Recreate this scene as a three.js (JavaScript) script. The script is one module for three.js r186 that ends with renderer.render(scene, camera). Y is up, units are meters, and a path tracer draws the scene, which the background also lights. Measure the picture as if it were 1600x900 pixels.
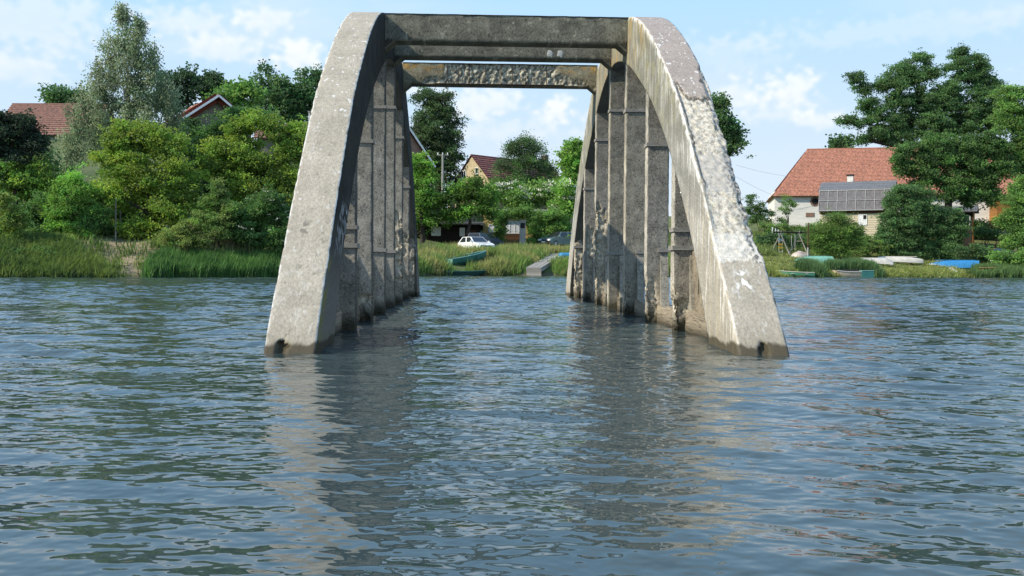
import * as THREE from 'three';
import { createNoise2D } from 'simplex-noise';
import { mergeGeometries } from 'three/addons/utils/BufferGeometryUtils.js';

// ------------------------------------------------------------------ camera, sky, sun, exposure
const scene = new THREE.Scene();
const F = 1450, EYE = 0.887;
const camera = new THREE.PerspectiveCamera(2 * Math.atan(450 / F) * 180 / Math.PI, 1600 / 900, 0.1, 2000);
camera.rotation.order = 'YXZ';
camera.position.set(0, EYE, 0);
camera.rotation.set(-Math.atan(37 / F), -Math.atan(60 / F), 0.0066);
camera.updateMatrixWorld(true);
const SUN_DIR = new THREE.Vector3(-1, 0.85, 0.3).normalize();
const SUN_STRENGTH = 5.0, EXPOSURE = 1.2;

let seed = 1234567;
function rnd() { seed |= 0; seed = seed + 0x6D2B79F5 | 0; let t = Math.imul(seed ^ seed >>> 15, 1 | seed); t = t + Math.imul(t ^ t >>> 7, 61 | t) ^ t; return ((t ^ t >>> 14) >>> 0) / 4294967296; }
const rr = (a, b) => a + (b - a) * rnd();
function gauss() { return Math.sqrt(-2 * Math.log(1 - rnd() * 0.999999)) * Math.cos(6.28318 * rnd()); }
const clamp = (x, a, b) => x < a ? a : x > b ? b : x;
const mix = (a, b, t) => a + (b - a) * t;
const sstep = (a, b, x) => { const t = clamp((x - a) / (b - a), 0, 1); return t * t * (3 - 2 * t); };
const mix3 = (a, b, t) => [mix(a[0], b[0], t), mix(a[1], b[1], t), mix(a[2], b[2], t)];

function hash2(x, y) { let h = Math.imul(x | 0, 374761393) + Math.imul(y | 0, 668265263) | 0; h = Math.imul(h ^ h >>> 13, 1274126177); return ((h ^ h >>> 16) >>> 0) / 4294967296; }
function vn(x, y, p = 0) {                                  // value noise, p = period (0: none)
  const xi = Math.floor(x), yi = Math.floor(y); let fx = x - xi, fy = y - yi;
  fx = fx * fx * (3 - 2 * fx); fy = fy * fy * (3 - 2 * fy);
  let x0 = xi, x1 = xi + 1, y0 = yi, y1 = yi + 1;
  if (p) { x0 = ((x0 % p) + p) % p; x1 = ((x1 % p) + p) % p; y0 = ((y0 % p) + p) % p; y1 = ((y1 % p) + p) % p; }
  const a = hash2(x0, y0), b = hash2(x1, y0), c = hash2(x0, y1), d = hash2(x1, y1);
  return a + (b - a) * fx + (c - a + (a - b - c + d) * fx) * fy;
}
const simplex = createNoise2D(rnd);
function fbm(x, y, oct = 4, p = 0) {
  let s = 0, a = 0.5, n = 0;
  for (let i = 0; i < oct; i++) { s += a * (p ? vn(x, y, p) : .5 + .5 * simplex(x * .6, y * .6)); n += a; a *= 0.5; x = x * 2 + (p ? 0 : 17.3); y = y * 2 + (p ? 0 : 9.1); p *= 2; }
  return s / n;
}

// ---- the sky: clear summer blue, whitish towards the horizon, small cumulus clouds low down and a thin veil
(function sky() {
  const W = 3072, H = 1536, data = new Float32Array(W * H * 4);
  const key = [[0, .68, .765, .84], [6, .60, .72, .85], [12, .475, .67, .875], [17, .395, .655, .955], [30, .315, .60, .98], [50, .20, .45, .91], [90, .18, .36, .72]];
  const cum = [];                                            // cumulus: azimuth, elevation, half width, half height (degrees), strength
  const add = (px, py, rx, ry, s) => cum.push([Math.atan((px - 740) / F) * 57.3, Math.atan((413 - py) / F) * 57.3, rx / 25.3, ry / 25.3, s]);
  add(300, 62, 70, 26, .55); add(418, 52, 44, 24, .6); add(355, 98, 60, 22, .6); add(470, 100, 46, 26, .95); add(60, 80, 120, 60, .5); add(40, 150, 70, 26, .4);
  add(735, 165, 75, 30, .75); add(872, 176, 34, 20, .95); add(780, 205, 130, 20, .4); add(1235, 152, 46, 24, .85); add(1160, 160, 50, 26, .6); add(1285, 198, 45, 14, .7);
  add(1210, 185, 60, 18, .45); add(1400, 75, 230, 22, .28); add(1130, 95, 90, 30, .25); add(560, 130, 70, 24, .5);
  for (let i = 0; i < 90; i++) { const az = rr(31, 326), el = rr(3, 16); cum.push([az > 180 ? az - 360 : az, el, rr(1.2, 4), rr(.6, 1.4), rr(.4, .9)]); }
  for (let j = 0; j < H; j++) {
    const el = ((j + .5) / H - .5) * 180, e = Math.max(el, 0);
    let k = 0; while (k < key.length - 2 && e > key[k + 1][0]) k++;
    const t = clamp((e - key[k][0]) / (key[k + 1][0] - key[k][0]), 0, 1);
    const base = [1, 2, 3].map((c) => mix(key[k][c], key[k + 1][c], t));
    const rowClouds = cum.filter((c) => Math.abs(el - c[1]) < c[3] * 2.6);
    for (let i = 0; i < W; i++) {
      const u = ((i + .5) / W - .5) * 2 * Math.PI;             // atan2(z, x)
      let az = (u * 57.29578 + 90); if (az > 180) az -= 360;   // 0 = towards -z, positive to the right
      let c = [...base];
      if (el > -1) {
        const ca = Math.cos(u), sa = Math.sin(u), q = 1 / (Math.sin(e / 57.3) + .18);
        const veil = el < 75 ? sstep(.46, .85, fbm(ca * q * 1.1 + 40, sa * q * 2.2 + 7, 5)) * .38 : 0;
        c = mix3(c, [.76, .80, .85], veil * sstep(0, 3, e));
        let d = 0, shade = 0;
        for (const b of rowClouds) {
          let dx = az - b[0]; if (dx > 180) dx -= 360; if (dx < -180) dx += 360;
          if (Math.abs(dx) > b[2] * 2.6) continue;
          const n = fbm(az * 1.5 + 100, el * 2.1 + 50, 5) - .5, n2 = fbm(az * .5 + 300, el * .8, 3) - .5;
          const dy = (el - b[1]) / b[3], rad = Math.hypot(dx / b[2], dy > 0 ? dy : dy * 1.3) + n * 1.7 + n2 * 1.1;
          const v = b[4] * (1 - sstep(.35, 1.35, rad));
          d = d + v * (1 - d); shade += v * clamp(-dy * .35 + n * .6, -.3, .5);
        }
        if (d > 0) { const s = clamp(shade, -.2, .45); c = mix3(c, [.86 - s * .3, .87 - s * .23, .89 - s * .14], d * .78); }
      }
      const o = (j * W + i) * 4; data[o] = c[0]; data[o + 1] = c[1]; data[o + 2] = c[2]; data[o + 3] = 1;
    }
  }
  const t = new THREE.DataTexture(data, W, H, THREE.RGBAFormat, THREE.FloatType);
  t.mapping = THREE.EquirectangularReflectionMapping; t.magFilter = THREE.LinearFilter; t.minFilter = THREE.LinearFilter; t.needsUpdate = true;
  scene.background = t; scene.environment = t;
})();

const sun = new THREE.DirectionalLight(new THREE.Color().setRGB(1, .92, .78), SUN_STRENGTH);
sun.position.copy(SUN_DIR).multiplyScalar(150).add(new THREE.Vector3(0, 0, -50)); sun.target.position.set(0, 0, -50);
sun.castShadow = true; sun.shadow.mapSize.set(4096, 4096);
Object.assign(sun.shadow.camera, { left: -110, right: 110, top: 90, bottom: -90, near: 1, far: 400 });
scene.add(sun, sun.target);
const renderer = new THREE.WebGLRenderer({ antialias: true });
renderer.toneMapping = THREE.LinearToneMapping; renderer.toneMappingExposure = EXPOSURE; renderer.shadowMap.enabled = true;

// ------------------------------------------------------------------ helpers
const used = new Map();
function numbered(n) { const k = used.get(n) || 0; used.set(n, k + 1); return k ? `${n}_${String(k).padStart(3, '0')}` : n; }
function tag(o, label, category, group, kind) { if (label) o.userData.label = label; if (category) o.userData.category = category; if (group) o.userData.group = group; if (kind) o.userData.kind = kind; return o; }
function thing(name, label, category, pos = [0, 0, 0], turn = 0, group) {
  const g = new THREE.Group(); g.name = numbered(name); g.position.set(...pos); g.rotation.y = turn; scene.add(g); return tag(g, label, category, group);
}
function part(name, geo, mat, parent) {
  if (Array.isArray(geo)) geo = geo.length > 1 ? mergeGeometries(geo.map((g) => { const q = g.index ? g.toNonIndexed() : g; for (const a of Object.keys(q.attributes)) if (!['position', 'normal', 'uv'].includes(a)) q.deleteAttribute(a); return q; })) : geo[0];
  const m = new THREE.Mesh(geo, mat); m.name = parent === scene ? numbered(name) : name; m.castShadow = m.receiveShadow = true; parent.add(m); return m;
}
const UPV = new THREE.Vector3(0, 1, 0);
const V3 = (x, y, z) => new THREE.Vector3(x, y, z);
function at(px, py, d) { return V3((px - 800) / F * d, -(py - 450) / F * d, -d).applyMatrix4(camera.matrixWorld); }
const col = (r, g, b) => new THREE.Color().setRGB(r, g, b);
function std(r, g, b, rough = .9, extra = {}) { return new THREE.MeshStandardMaterial({ color: col(r, g, b), roughness: rough, ...extra }); }
function box(w, h, d, x = 0, y = 0, z = 0, ry = 0, rx = 0, rz = 0) { const g = new THREE.BoxGeometry(w, h, d); if (rx) g.rotateX(rx); if (rz) g.rotateZ(rz); if (ry) g.rotateY(ry); g.translate(x, y, z); return g; }
function bar(p, q, r0, r1 = r0, n = 6, caps = true) {
  const a = p.clone(), b = q.clone(), g = new THREE.CylinderGeometry(r1, r0, a.distanceTo(b), n, 1, !caps);
  g.applyQuaternion(new THREE.Quaternion().setFromUnitVectors(UPV, b.clone().sub(a).normalize())); const m = a.add(b).multiplyScalar(.5); g.translate(m.x, m.y, m.z); return g;
}
function beamBox(p, q, w, h) {                                   // a squared bar from p to q
  const d = q.clone().sub(p), L = d.length(), g = new THREE.BoxGeometry(w, L, h);
  g.applyQuaternion(new THREE.Quaternion().setFromUnitVectors(UPV, d.normalize())); const m = p.clone().add(q).multiplyScalar(.5); g.translate(m.x, m.y, m.z); return g;
}
function enc(c) { return clamp(Math.round((c <= .0031308 ? c * 12.92 : 1.055 * Math.pow(c, 1 / 2.4) - .055) * 255), 0, 255); }
function texture(W, H, fn, srgb = true, wrap = true) {              // fn(i, j) gives linear colour or a grey value 0..1
  const d = new Uint8Array(W * H * 4);
  for (let j = 0; j < H; j++) for (let i = 0; i < W; i++) {
    const c = fn(i, j), o = (j * W + i) * 4;
    if (srgb) { d[o] = enc(c[0]); d[o + 1] = enc(c[1]); d[o + 2] = enc(c[2]); } else if (c.length) { d[o] = c[0]; d[o + 1] = c[1]; d[o + 2] = c[2]; } else d[o] = d[o + 1] = d[o + 2] = clamp(c * 255, 0, 255);
    d[o + 3] = 255;
  }
  const t = new THREE.DataTexture(d, W, H); t.magFilter = THREE.LinearFilter; t.minFilter = THREE.LinearFilter;
  t.wrapS = t.wrapT = wrap ? THREE.RepeatWrapping : THREE.ClampToEdgeWrapping; if (srgb) t.colorSpace = THREE.SRGBColorSpace; t.needsUpdate = true; return t;
}
function again(t, u, v) { const c = t.clone(); c.repeat.set(u, v); c.needsUpdate = true; return c; }
function gridGeo(nu, nv, fn, closeU = false) {                     // fn(i, j) -> {p:[x,y,z], uv, c}
  const P = [], U = [], C = [], I = []; let hasC = false;
  for (let j = 0; j < nv; j++) for (let i = 0; i < nu; i++) { const r = fn(i, j); P.push(...r.p); U.push(...(r.uv || [0, 0])); if (r.c) { hasC = true; C.push(...r.c); } }
  for (let j = 0; j < nv - 1; j++) for (let i = 0; i < nu - 1; i++) { const a = j * nu + i; I.push(a, a + 1, a + nu, a + 1, a + nu + 1, a + nu); }
  const g = new THREE.BufferGeometry(); g.setAttribute('position', new THREE.Float32BufferAttribute(P, 3)); g.setAttribute('uv', new THREE.Float32BufferAttribute(U, 2));
  if (hasC) g.setAttribute('color', new THREE.Float32BufferAttribute(C, 3));
  g.setIndex(I); g.computeVertexNormals();
  if (closeU) {                                                     // a ring: the first and last columns share their normals
    const N = g.attributes.normal;
    for (let j = 0; j < nv; j++) { const a = j * nu, b = a + nu - 1, n = V3(N.getX(a) + N.getX(b), N.getY(a) + N.getY(b), N.getZ(a) + N.getZ(b)).normalize(); N.setXYZ(a, n.x, n.y, n.z); N.setXYZ(b, n.x, n.y, n.z); }
  }
  return g;
}

// ------------------------------------------------------------------ the land and the water
const SHORE = [[-140, 36], [-60, 44], [-26, 51], [-12.5, 56], [-7, 62], [-3, 68.5], [1, 70.5], [10, 71.5], [24, 72.7], [47, 79], [90, 86], [160, 92]];
function lut(T, x) { let k = 0; while (k < T.length - 2 && x > T[k + 1][0]) k++; const t = clamp((x - T[k][0]) / (T[k + 1][0] - T[k][0]), 0, 1); return mix(T[k][1], T[k + 1][1], t); }
const shoreZ = (x) => (lut(SHORE, x - 2) + lut(SHORE, x) * 2 + lut(SHORE, x + 2)) / 4 + (vn(x * .7, 3) - .5) * .7 + (vn(x * 2.3, 9) - .5) * .3;
const PROF_L = [[-8, -1.6], [0, 0], [.5, .3], [4, 1.8], [10, 3], [30, 7.5], [55, 14], [90, 17], [200, 20]];
const PROF_C = [[-8, -1.6], [0, 0], [1, .5], [7, 1.5], [17, 2.35], [45, 6], [90, 9], [200, 11]];
const PROF_R = [[-8, -1.6], [0, 0], [.7, .2], [5, .85], [12, 1.85], [20, 2.9], [40, 6.3], [70, 8.5], [200, 11]];
function landAtS(x, s) {
  const wl = 1 - sstep(-14, -5, x), wr = sstep(12, 22, x);
  return lut(PROF_L, s) * wl + lut(PROF_C, s) * (1 - wl) * (1 - wr) + lut(PROF_R, s) * wr + (s > .5 ? (vn(x * .5 + 5, s * .5) - .5) * .25 * Math.min(1, s / 4) : 0);
}
const land = (x, z) => landAtS(x, -z - shoreZ(x));
function ground(px, d) { const p = at(px, 420, d); p.y = land(p.x, p.z); return p; }

// ---- water: real wave relief, a fan that gets coarser away from the shore the picture was taken from
const waveSet = [];
for (let i = 0; i < 64; i++) {
  const lam = .06 * Math.pow(1.5 / .06, (i + rnd()) / 64), th = -Math.PI / 2 + .16 + gauss() * .42, k = 6.28318 / lam;
  waveSet.push({ lam, kx: Math.cos(th) * k, kz: Math.sin(th) * k, ph: rnd() * 6.28318, s: .0178 * (lam > .9 ? .62 : lam > .2 ? 1.1 : .85) * rr(.7, 1.3) });
}
const ripple = (() => {                                             // fine ripples, 4 m tile
  const N = 1024, S = 4, comp = [];
  for (let i = 0; i < 60; i++) { const lam = .035 * Math.pow(.35 / .035, rnd()), th = Math.PI / 2 + gauss() * .65; comp.push([Math.round(Math.cos(th) * S / lam), Math.round(Math.sin(th) * S / lam), rnd() * 6.283, .0115]); }
  const tab = new Float32Array(8192); for (let i = 0; i < 8192; i++) tab[i] = Math.cos(i / 8192 * 6.28318);
  return texture(N, N, (i, j) => {
    let sx = 0, sy = 0;
    for (const [a, b, ph, s] of comp) { const m = Math.hypot(a, b) || 1, c = tab[((((a * i + b * j) / N + ph / 6.283) * 8192) % 8192 + 8192) % 8192 | 0] * s; sx += c * a / m; sy += c * b / m; }
    const l = 1 / Math.hypot(sx, sy, 1); return [Math.round((-sx * l * .5 + .5) * 255), Math.round((-sy * l * .5 + .5) * 255), Math.round((l * .5 + .5) * 255)];
  }, false);
})();
(function water() {
  const rows = []; for (let z = 1.0; z < 97;) { rows.push(z); z += clamp(z * z / 820 * .62, .006, .09 + z * .0006); }
  const NX = 540, NZ = rows.length, P = new Float32Array(NX * NZ * 3), N = new Float32Array(NX * NZ * 3), U = new Float32Array(NX * NZ * 2), I = [];
  for (let j = 0; j < NZ; j++) {
    const z = -rows[j], dz = j ? rows[j] - rows[j - 1] : .006, hw = .74 * rows[j] + 3, cx = .04 * rows[j];
    const act = waveSet.filter((w) => w.lam > 2.2 * dz).map((w) => ({ ...w, g: sstep(2.2, 4, w.lam / dz) }));
    for (let i = 0; i < NX; i++) {
      const x = cx + (i / (NX - 1) * 2 - 1) * hw, o = j * NX + i;
      const gust = .42 + .95 * sstep(.3, .72, fbm(x * .16 + 3, z * .09 + 8, 3)), far = 1 + .5 * sstep(4, 9, -z) + .9 * sstep(9, 24, -z);
      let h = 0, sx = 0, sz = 0;
      for (const w of act) { const a = w.kx * x + w.kz * z + w.ph, s = w.s * w.g * (w.lam < .7 ? gust : .75 + .25 * gust) * far, k = 6.28318 / w.lam, c = Math.cos(a) * s; h += Math.sin(a) * s / k; sx += c * w.kx / k; sz += c * w.kz / k; }
      P[o * 3] = x; P[o * 3 + 1] = h; P[o * 3 + 2] = z;
      const l = 1 / Math.hypot(sx, sz, 1); N[o * 3] = -sx * l; N[o * 3 + 1] = l; N[o * 3 + 2] = -sz * l; U[o * 2] = x / 4; U[o * 2 + 1] = -z / 4;
    }
  }
  for (let j = 0; j < NZ - 1; j++) for (let i = 0; i < NX - 1; i++) { const a = j * NX + i; I.push(a, a + 1, a + NX, a + 1, a + NX + 1, a + NX); }
  const g = new THREE.BufferGeometry(); g.setAttribute('position', new THREE.BufferAttribute(P, 3)); g.setAttribute('normal', new THREE.BufferAttribute(N, 3)); g.setAttribute('uv', new THREE.BufferAttribute(U, 2)); g.setIndex(I);
  const rest = new THREE.PlaneGeometry(420, 260); rest.rotateX(-Math.PI / 2); rest.translate(0, -.16, 30);   // the lake beside and behind
  const ru = rest.attributes.uv, rp = rest.attributes.position; for (let i = 0; i < ru.count; i++) ru.setXY(i, rp.getX(i) / 4, -rp.getZ(i) / 4);
  const mat = new THREE.MeshPhysicalMaterial({ color: col(.037, .056, .056), roughness: .02, ior: 1.5, normalMap: ripple, normalScale: new THREE.Vector2(1, 1) });
  const m = part('water', mergeGeometries([g, rest]), mat, scene); m.castShadow = false; tag(m, 'rippled blue grey lake water around the bridge arches', null, null, 'structure');
})();

// ---- ground of the far bank
const speck = texture(512, 512, (i, j) => { const n = fbm(i / 16, j / 16, 5, 32), m = vn(i / 2, j / 2, 256); const v = .55 + .55 * n * (.7 + .6 * m); return [v, v, v]; });
const grassGround = new THREE.MeshStandardMaterial({ vertexColors: true, map: speck, roughness: 1 });
(function terrain() {
  const S = []; for (let s = -6; s < 160;) { S.push(s); s += s < -1 ? 1 : s < 3 ? .22 : s < 22 ? .6 : s < 60 ? 2 : 8; }
  const X = []; for (let x = -135; x <= 150;) { X.push(x); x += x < -45 || x > 60 ? 3 : .55; }
  const g = gridGeo(X.length, S.length, (i, j) => {
    const x = X[i], s = S[j], z = -(shoreZ(x) + s), y = landAtS(x, s), n = fbm(x * .35, s * .35 + 4, 4);
    let c = mix3([.055, .085, .018], [.10, .125, .03], n);
    if (x > 18) c = mix3(c, [.155, .165, .04], .75 * sstep(.3, .7, n + .15));                    // mown, sun-dried lawn
    const mud = 1 - sstep(.12, .4, y); c = mix3(c, [.12, .095, .06], mud * .8);
    const pxc = -18.2 + s * -.78, path = x < -12 ? (1 - sstep(1.3, 2.3 + .12 * s, Math.abs(x - pxc + (n - .5) * 1.6))) * sstep(.1, .6, s) * (1 - sstep(5, 8, s)) : 0;
    c = mix3(c, [.34, .26, .16], path);
    return { p: [x, y, z], uv: [x / 3, s / 3], c };
  });
  const flip = g.index.array; for (let i = 0; i < flip.length; i += 3) { const t = flip[i + 1]; flip[i + 1] = flip[i + 2]; flip[i + 2] = t; } g.computeVertexNormals();
  let up = 0; for (let i = 0; i < 200; i++) up += g.attributes.normal.getY(i * 7 + 3000); if (up < 0) { for (let i = 0; i < flip.length; i += 3) { const t = flip[i + 1]; flip[i + 1] = flip[i + 2]; flip[i + 2] = t; } g.computeVertexNormals(); }
  tag(part('ground', g, grassGround, scene), 'green grassy far bank rising from the lake', null, null, 'structure');
})();

// ------------------------------------------------------------------ the ruined concrete bridge
const BX = 0.555, HALF = 2.1, RIBW = 0.51, ZC = -18.0;
const EXT = [[0, 5.33], [1, 5.29], [2, 5.16], [3, 4.83], [4, 4.33], [5, 3.70], [5.9, 3.06], [6.5, 2.5], [7.4, 1.6], [7.85, 1.1], [8.4, .53], [8.86, 0], [9.6, -.9]];
const INT = [[0, 4.72], [1, 4.60], [2, 4.30], [3, 3.87], [4, 3.37], [4.9, 2.80], [5.6, 2.27], [6.2, 1.73], [6.9, 1.02], [7.55, .12], [8.2, -.9]];
function smooth(T, x) {                                              // Catmull-Rom through the table, mirrored at the crown
  x = Math.abs(x); let k = 0; while (k < T.length - 2 && x > T[k + 1][0]) k++;
  const g = (i) => i < 0 ? [-T[-i][0], T[-i][1]] : i >= T.length ? [2 * T[T.length - 1][0] - T[T.length - 2][0], 2 * T[T.length - 1][1] - T[T.length - 2][1]] : T[i];
  const a = g(k - 1), b = g(k), c = g(k + 1), d = g(k + 2), t = clamp((x - b[0]) / (c[0] - b[0]), 0, 1), w = c[0] - b[0];
  const m0 = (c[1] - a[1]) / (c[0] - a[0]) * w, m1 = (d[1] - b[1]) / (d[0] - b[0]) * w, t2 = t * t, t3 = t2 * t;
  return (2 * t3 - 3 * t2 + 1) * b[1] + (t3 - 2 * t2 + t) * m0 + (-2 * t3 + 3 * t2) * c[1] + (t3 - t2) * m1;
}
const ext = (t) => smooth(EXT, t), int = (t) => smooth(INT, t);
const grain = texture(1024, 1024, (i, j) => {                          // poured concrete with aggregate showing, 1.2 m tile
  const a = fbm(i / 128, j / 128, 5, 8), b = vn(i / 16, j / 16, 64), c = vn(i / 8, j / 8, 128), d = vn(i / 20 + 5, j / 20, 0);
  let v = .6 + .45 * (a - .5) + .34 * (c - .5) + .22 * (b - .5);
  if (d > .86 && c > .5) v += .25; if (b < .13) v -= .2;
  return [v, v * .99, v * .965];
});
const grainBump = texture(1024, 1024, (i, j) => .5 + .5 * (vn(i / 8, j / 8, 128) - .5) + .35 * (vn(i / 16, j / 16, 64) - .5) + .5 * (fbm(i / 40, j / 40, 3, 26) - .5), false);
const concMat = (r, g, b, bump = .0028) => new THREE.MeshPhysicalMaterial({ specularIntensity: .35, color: col(r, g, b), map: grain, bumpMap: grainBump, bumpScale: bump, roughness: .95, vertexColors: true });
const M_HANGER = concMat(.49, .465, .415), M_BEAM = concMat(.285, .275, .235), M_RAW = concMat(.62, .58, .5, .012);
const M_REBAR = std(.045, .03, .022, .95);

// weathering of a rib, with some painted shade: linear colour at arch position t (negative = far half), side 0 top 1 inner 2 under 3 outer, s across, height y
function spallR(t, s, y) {                                            // right rib, upper side: cover broken off between two ragged lines
  if (t < 4.6) return 0;
  const top = 3.08 + (fbm(s * 5, 3, 3) - .5) * .22 + (s > .75 ? (s - .75) * 2.2 : 0) * sstep(.3, .6, s), bot = .93 + (fbm(s * 6, 8, 3) - .5) * .10;
  if (y < bot || y > top + (s < .22 ? .62 * (1 - sstep(0, .22, s)) : 0)) return 0;
  if (y > top && s > .12 + .05 * vn(y * 9, 2)) return 0;
  if (s > .91 + .10 * (fbm(y * 5, 12, 3) - .5) && y > 1.3) return 0;
  return 1;
}
const hole = (w, s, y) => { const c = w > 30 ? .5 : .33, q = Math.hypot((s - c) / .12, (y - .035) / .085) + (fbm(w * 12, s * 11, 4) - .5) * 1.5; return 1 - sstep(.62, .95, q); };
function ribColour(side, t, w, s, y, right) {                          // w: metres along, s: 0 outer .. 1 inner edge on the top, 0 top .. 1 bottom on the inner face
  const n = fbm(w * 1.7, s * 2 + side * 9, 4), fine = fbm(w * 14, s * 9 + side * 5, 3), gr = vn(w * 60, s * 42);
  let c;
  if (side === 0) {
    c = mix3([.29, .255, .195], [.445, .39, .305], n * .8 + fine * .35); c = mix3(c, [.24, .215, .18], sstep(.6, .8, fine) * .5);
    if (right) c = mix3(c, [.30, .25, .225], sstep(2.6, 3.4, y) * .7);
    const sp = vn(w * 9, s * 12 + 70) * .6 + vn(w * 26, s * 22) * .4; c = mix3(c, [.62, .6, .55], sstep(.74, .80, sp) * (y > 2.8 ? .9 : .35));        // lichen and droppings
    const dark = vn(w * 17 + 9, s * 11); c = mix3(c, [.12, .11, .095], sstep(.86, .94, dark) * .35); { const bd = Math.floor(w / .115 + .35 * fbm(s * 2, 5, 2)); c = c.map((q) => q * (.95 + .10 * hash2(bd, 7))); c = mix3(c, [.1, .095, .085], sstep(.72, .76, fbm(w * 1.3 + 20, s * 4, 4)) * (1 - sstep(.0, .012, Math.abs(fbm(w * 2 + 9, s * 2.2, 3) - .5))) * .8); }
    const edge = Math.min(s, 1 - s); c = mix3(c, [.66, .63, .56], (1 - sstep(.0, .04 + .05 * fine, edge)) * .9 * sstep(.25, .5, fbm(w * 6, s > .5 ? 4 : 8, 2)));
    if (!right) { c = mix3(c, [.06, .055, .05], sstep(.62, .74, fbm(w * 8, s * 5 + 3, 3)) * (1 - sstep(.0, .12, Math.abs(y - 1.28))) * .7); c = mix3(c, [.60, .57, .5], sstep(.60, .7, fbm(w * 5 + 4, s * 3, 3)) * (1 - sstep(.2, .6, Math.abs(y - .6))) * .2); }
    if (right && spallR(t, s, y)) {
      const f = fbm(w * 14, s * 9 + 30, 4), f2 = fbm(w * 40, s * 22, 2); c = mix3([.33, .295, .235], [.58, .53, .435], sstep(.3, .65, f * .6 + f2 * .4)); c = mix3(c, [.62, .54, .36], sstep(.6, .74, fbm(w * 6 + 60, s * 4, 3)) * .35);
      if (y > 1.75 && y < 2.25) c = mix3(c, [.42, .39, .34], .75); if (y < 1.25) c = mix3(c, [.62, .585, .51], .6);
      c = mix3(c, [.05, .05, .045], sstep(.52, .62, fbm(w * 18, s * 9 + 4, 3)) * (1 - sstep(.0, .55, s)) * (1 - sstep(1.9, 2.7, y)) * .9);
    }
    if (right && t > 4.6 && y > 1.6 && (spallR(t, s, y) !== spallR(t, s, y + .03) || (s > .7 && spallR(t, s, y) !== spallR(t, s + .035, y) && fbm(y * 4, 9, 2) > .42))) c = mix3(c, [.05, .047, .04], .75);  // crack line along the break, with its step shadow in the colour
    if (right && t > 5 && y > 1.6 && y < 3.6 && s < .26 && s > .16 && fbm(y * 6, 4, 2) > .5 && fbm(y * 9, s * 8, 3) > .56) c = mix3(c, [.05, .047, .04], .8);
    if (right) { c = mix3(c, [.72, .70, .65], sstep(.55, .66, fbm(w * 9 + 2, s * 6, 2)) * (1 - sstep(.05, .2, Math.abs(y - .72))) * (1 - sstep(.1, .2, Math.abs(s - .58)))); }
  } else if (side === 1 && right) {                                      // sunlit inner face: lime runs, algae, rust-yellow lichen near the crown
    const zz = t; const zw = zz + (fbm(zz * 5, y * 1.5, 3) - .5) * .05, st = fbm(zw * 15, y * 1.0 + 3, 3) * .6 + fbm(zw * 48, y * 2.2, 2) * .4, st2 = fbm(zw * 8, y * .7, 4);
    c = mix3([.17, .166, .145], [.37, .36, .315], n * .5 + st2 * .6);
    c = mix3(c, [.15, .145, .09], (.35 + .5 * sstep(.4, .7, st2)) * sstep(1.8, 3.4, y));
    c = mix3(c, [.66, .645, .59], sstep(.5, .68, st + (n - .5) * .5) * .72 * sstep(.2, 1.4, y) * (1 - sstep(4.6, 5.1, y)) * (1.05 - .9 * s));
    c = mix3(c, [.74, .72, .66], (1 - sstep(.0, .09 + .07 * fine, s)) * sstep(.3, .55, vn(w * 7, 1)) * .9);
    c = mix3(c, [.42, .27, .07], sstep(.56, .72, fbm(zz * 16, y * 1.3 + 8, 3)) * sstep(4.0, 4.6, y) * .8);
    c = mix3(c, [.34, .31, .17], .7 * sstep(.5, .75, fbm(w * 2.2 + 7, s * 2, 3)) * .6 * sstep(2.4, 3.4, y));
    c = mix3(c, [.39, .35, .28], (1 - sstep(.5, 2.1, y)) * .65); c = mix3(c, [.46, .37, .22], (1 - sstep(1.2, 2.2, y)) * .7 * sstep(.55, .7, fbm(zz * 7, y * .7, 3)) * .5);
    c = mix3(c, [.7, .68, .62], sstep(.62, .72, fbm(zw * 24, y * 1.3 + 40, 3)) * (1 - sstep(1.0, 1.8, y)) * .8);
  } else if (side === 1) {                                               // inner face: black algae above, and its shade put into the colour
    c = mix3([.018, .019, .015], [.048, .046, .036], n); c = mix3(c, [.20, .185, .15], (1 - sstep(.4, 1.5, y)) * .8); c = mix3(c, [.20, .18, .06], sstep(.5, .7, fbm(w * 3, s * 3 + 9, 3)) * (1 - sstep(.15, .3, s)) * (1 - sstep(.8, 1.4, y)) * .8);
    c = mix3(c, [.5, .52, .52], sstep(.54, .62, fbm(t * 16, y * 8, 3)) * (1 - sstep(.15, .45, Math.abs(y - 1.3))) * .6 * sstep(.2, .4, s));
    
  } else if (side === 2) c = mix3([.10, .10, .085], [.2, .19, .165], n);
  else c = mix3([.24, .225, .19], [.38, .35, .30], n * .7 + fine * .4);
  if (side === 0 && y < .25 && y > -.2 && t > 0) c = mix3(c, [.035, .03, .025], hole(w, s, y) * .9);  // cavity is sunk and also darkened: its shade is in the colour
  const g = .80 + .40 * gr * (side === 0 ? 1 : .8); c = c.map((v) => v * g);
  const wl = .07 + .10 * (fbm(w * 2.5, s * 4 + side, 4) - .5), wet = 1 - sstep(wl, wl + .05, y), silt = 1 - sstep(.1, .3 + .1 * n, y); c = mix3(c, [.22, .185, .12], silt * .3); return mix3(c, [.050, .040, .022], wet * .88);
}
const thetaToU = (q) => q < 0 ? .28 * (q + 1) : .28 + .72 * q, uToTheta = (u) => u < .28 ? u / .28 - 1 : (u - .28) / .72;
const bridge = thing('concrete_arch_bridge', 'ruined grey concrete arch bridge with two ribs standing alone in the lake', 'bridge', [BX, 0, ZC]);
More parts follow.
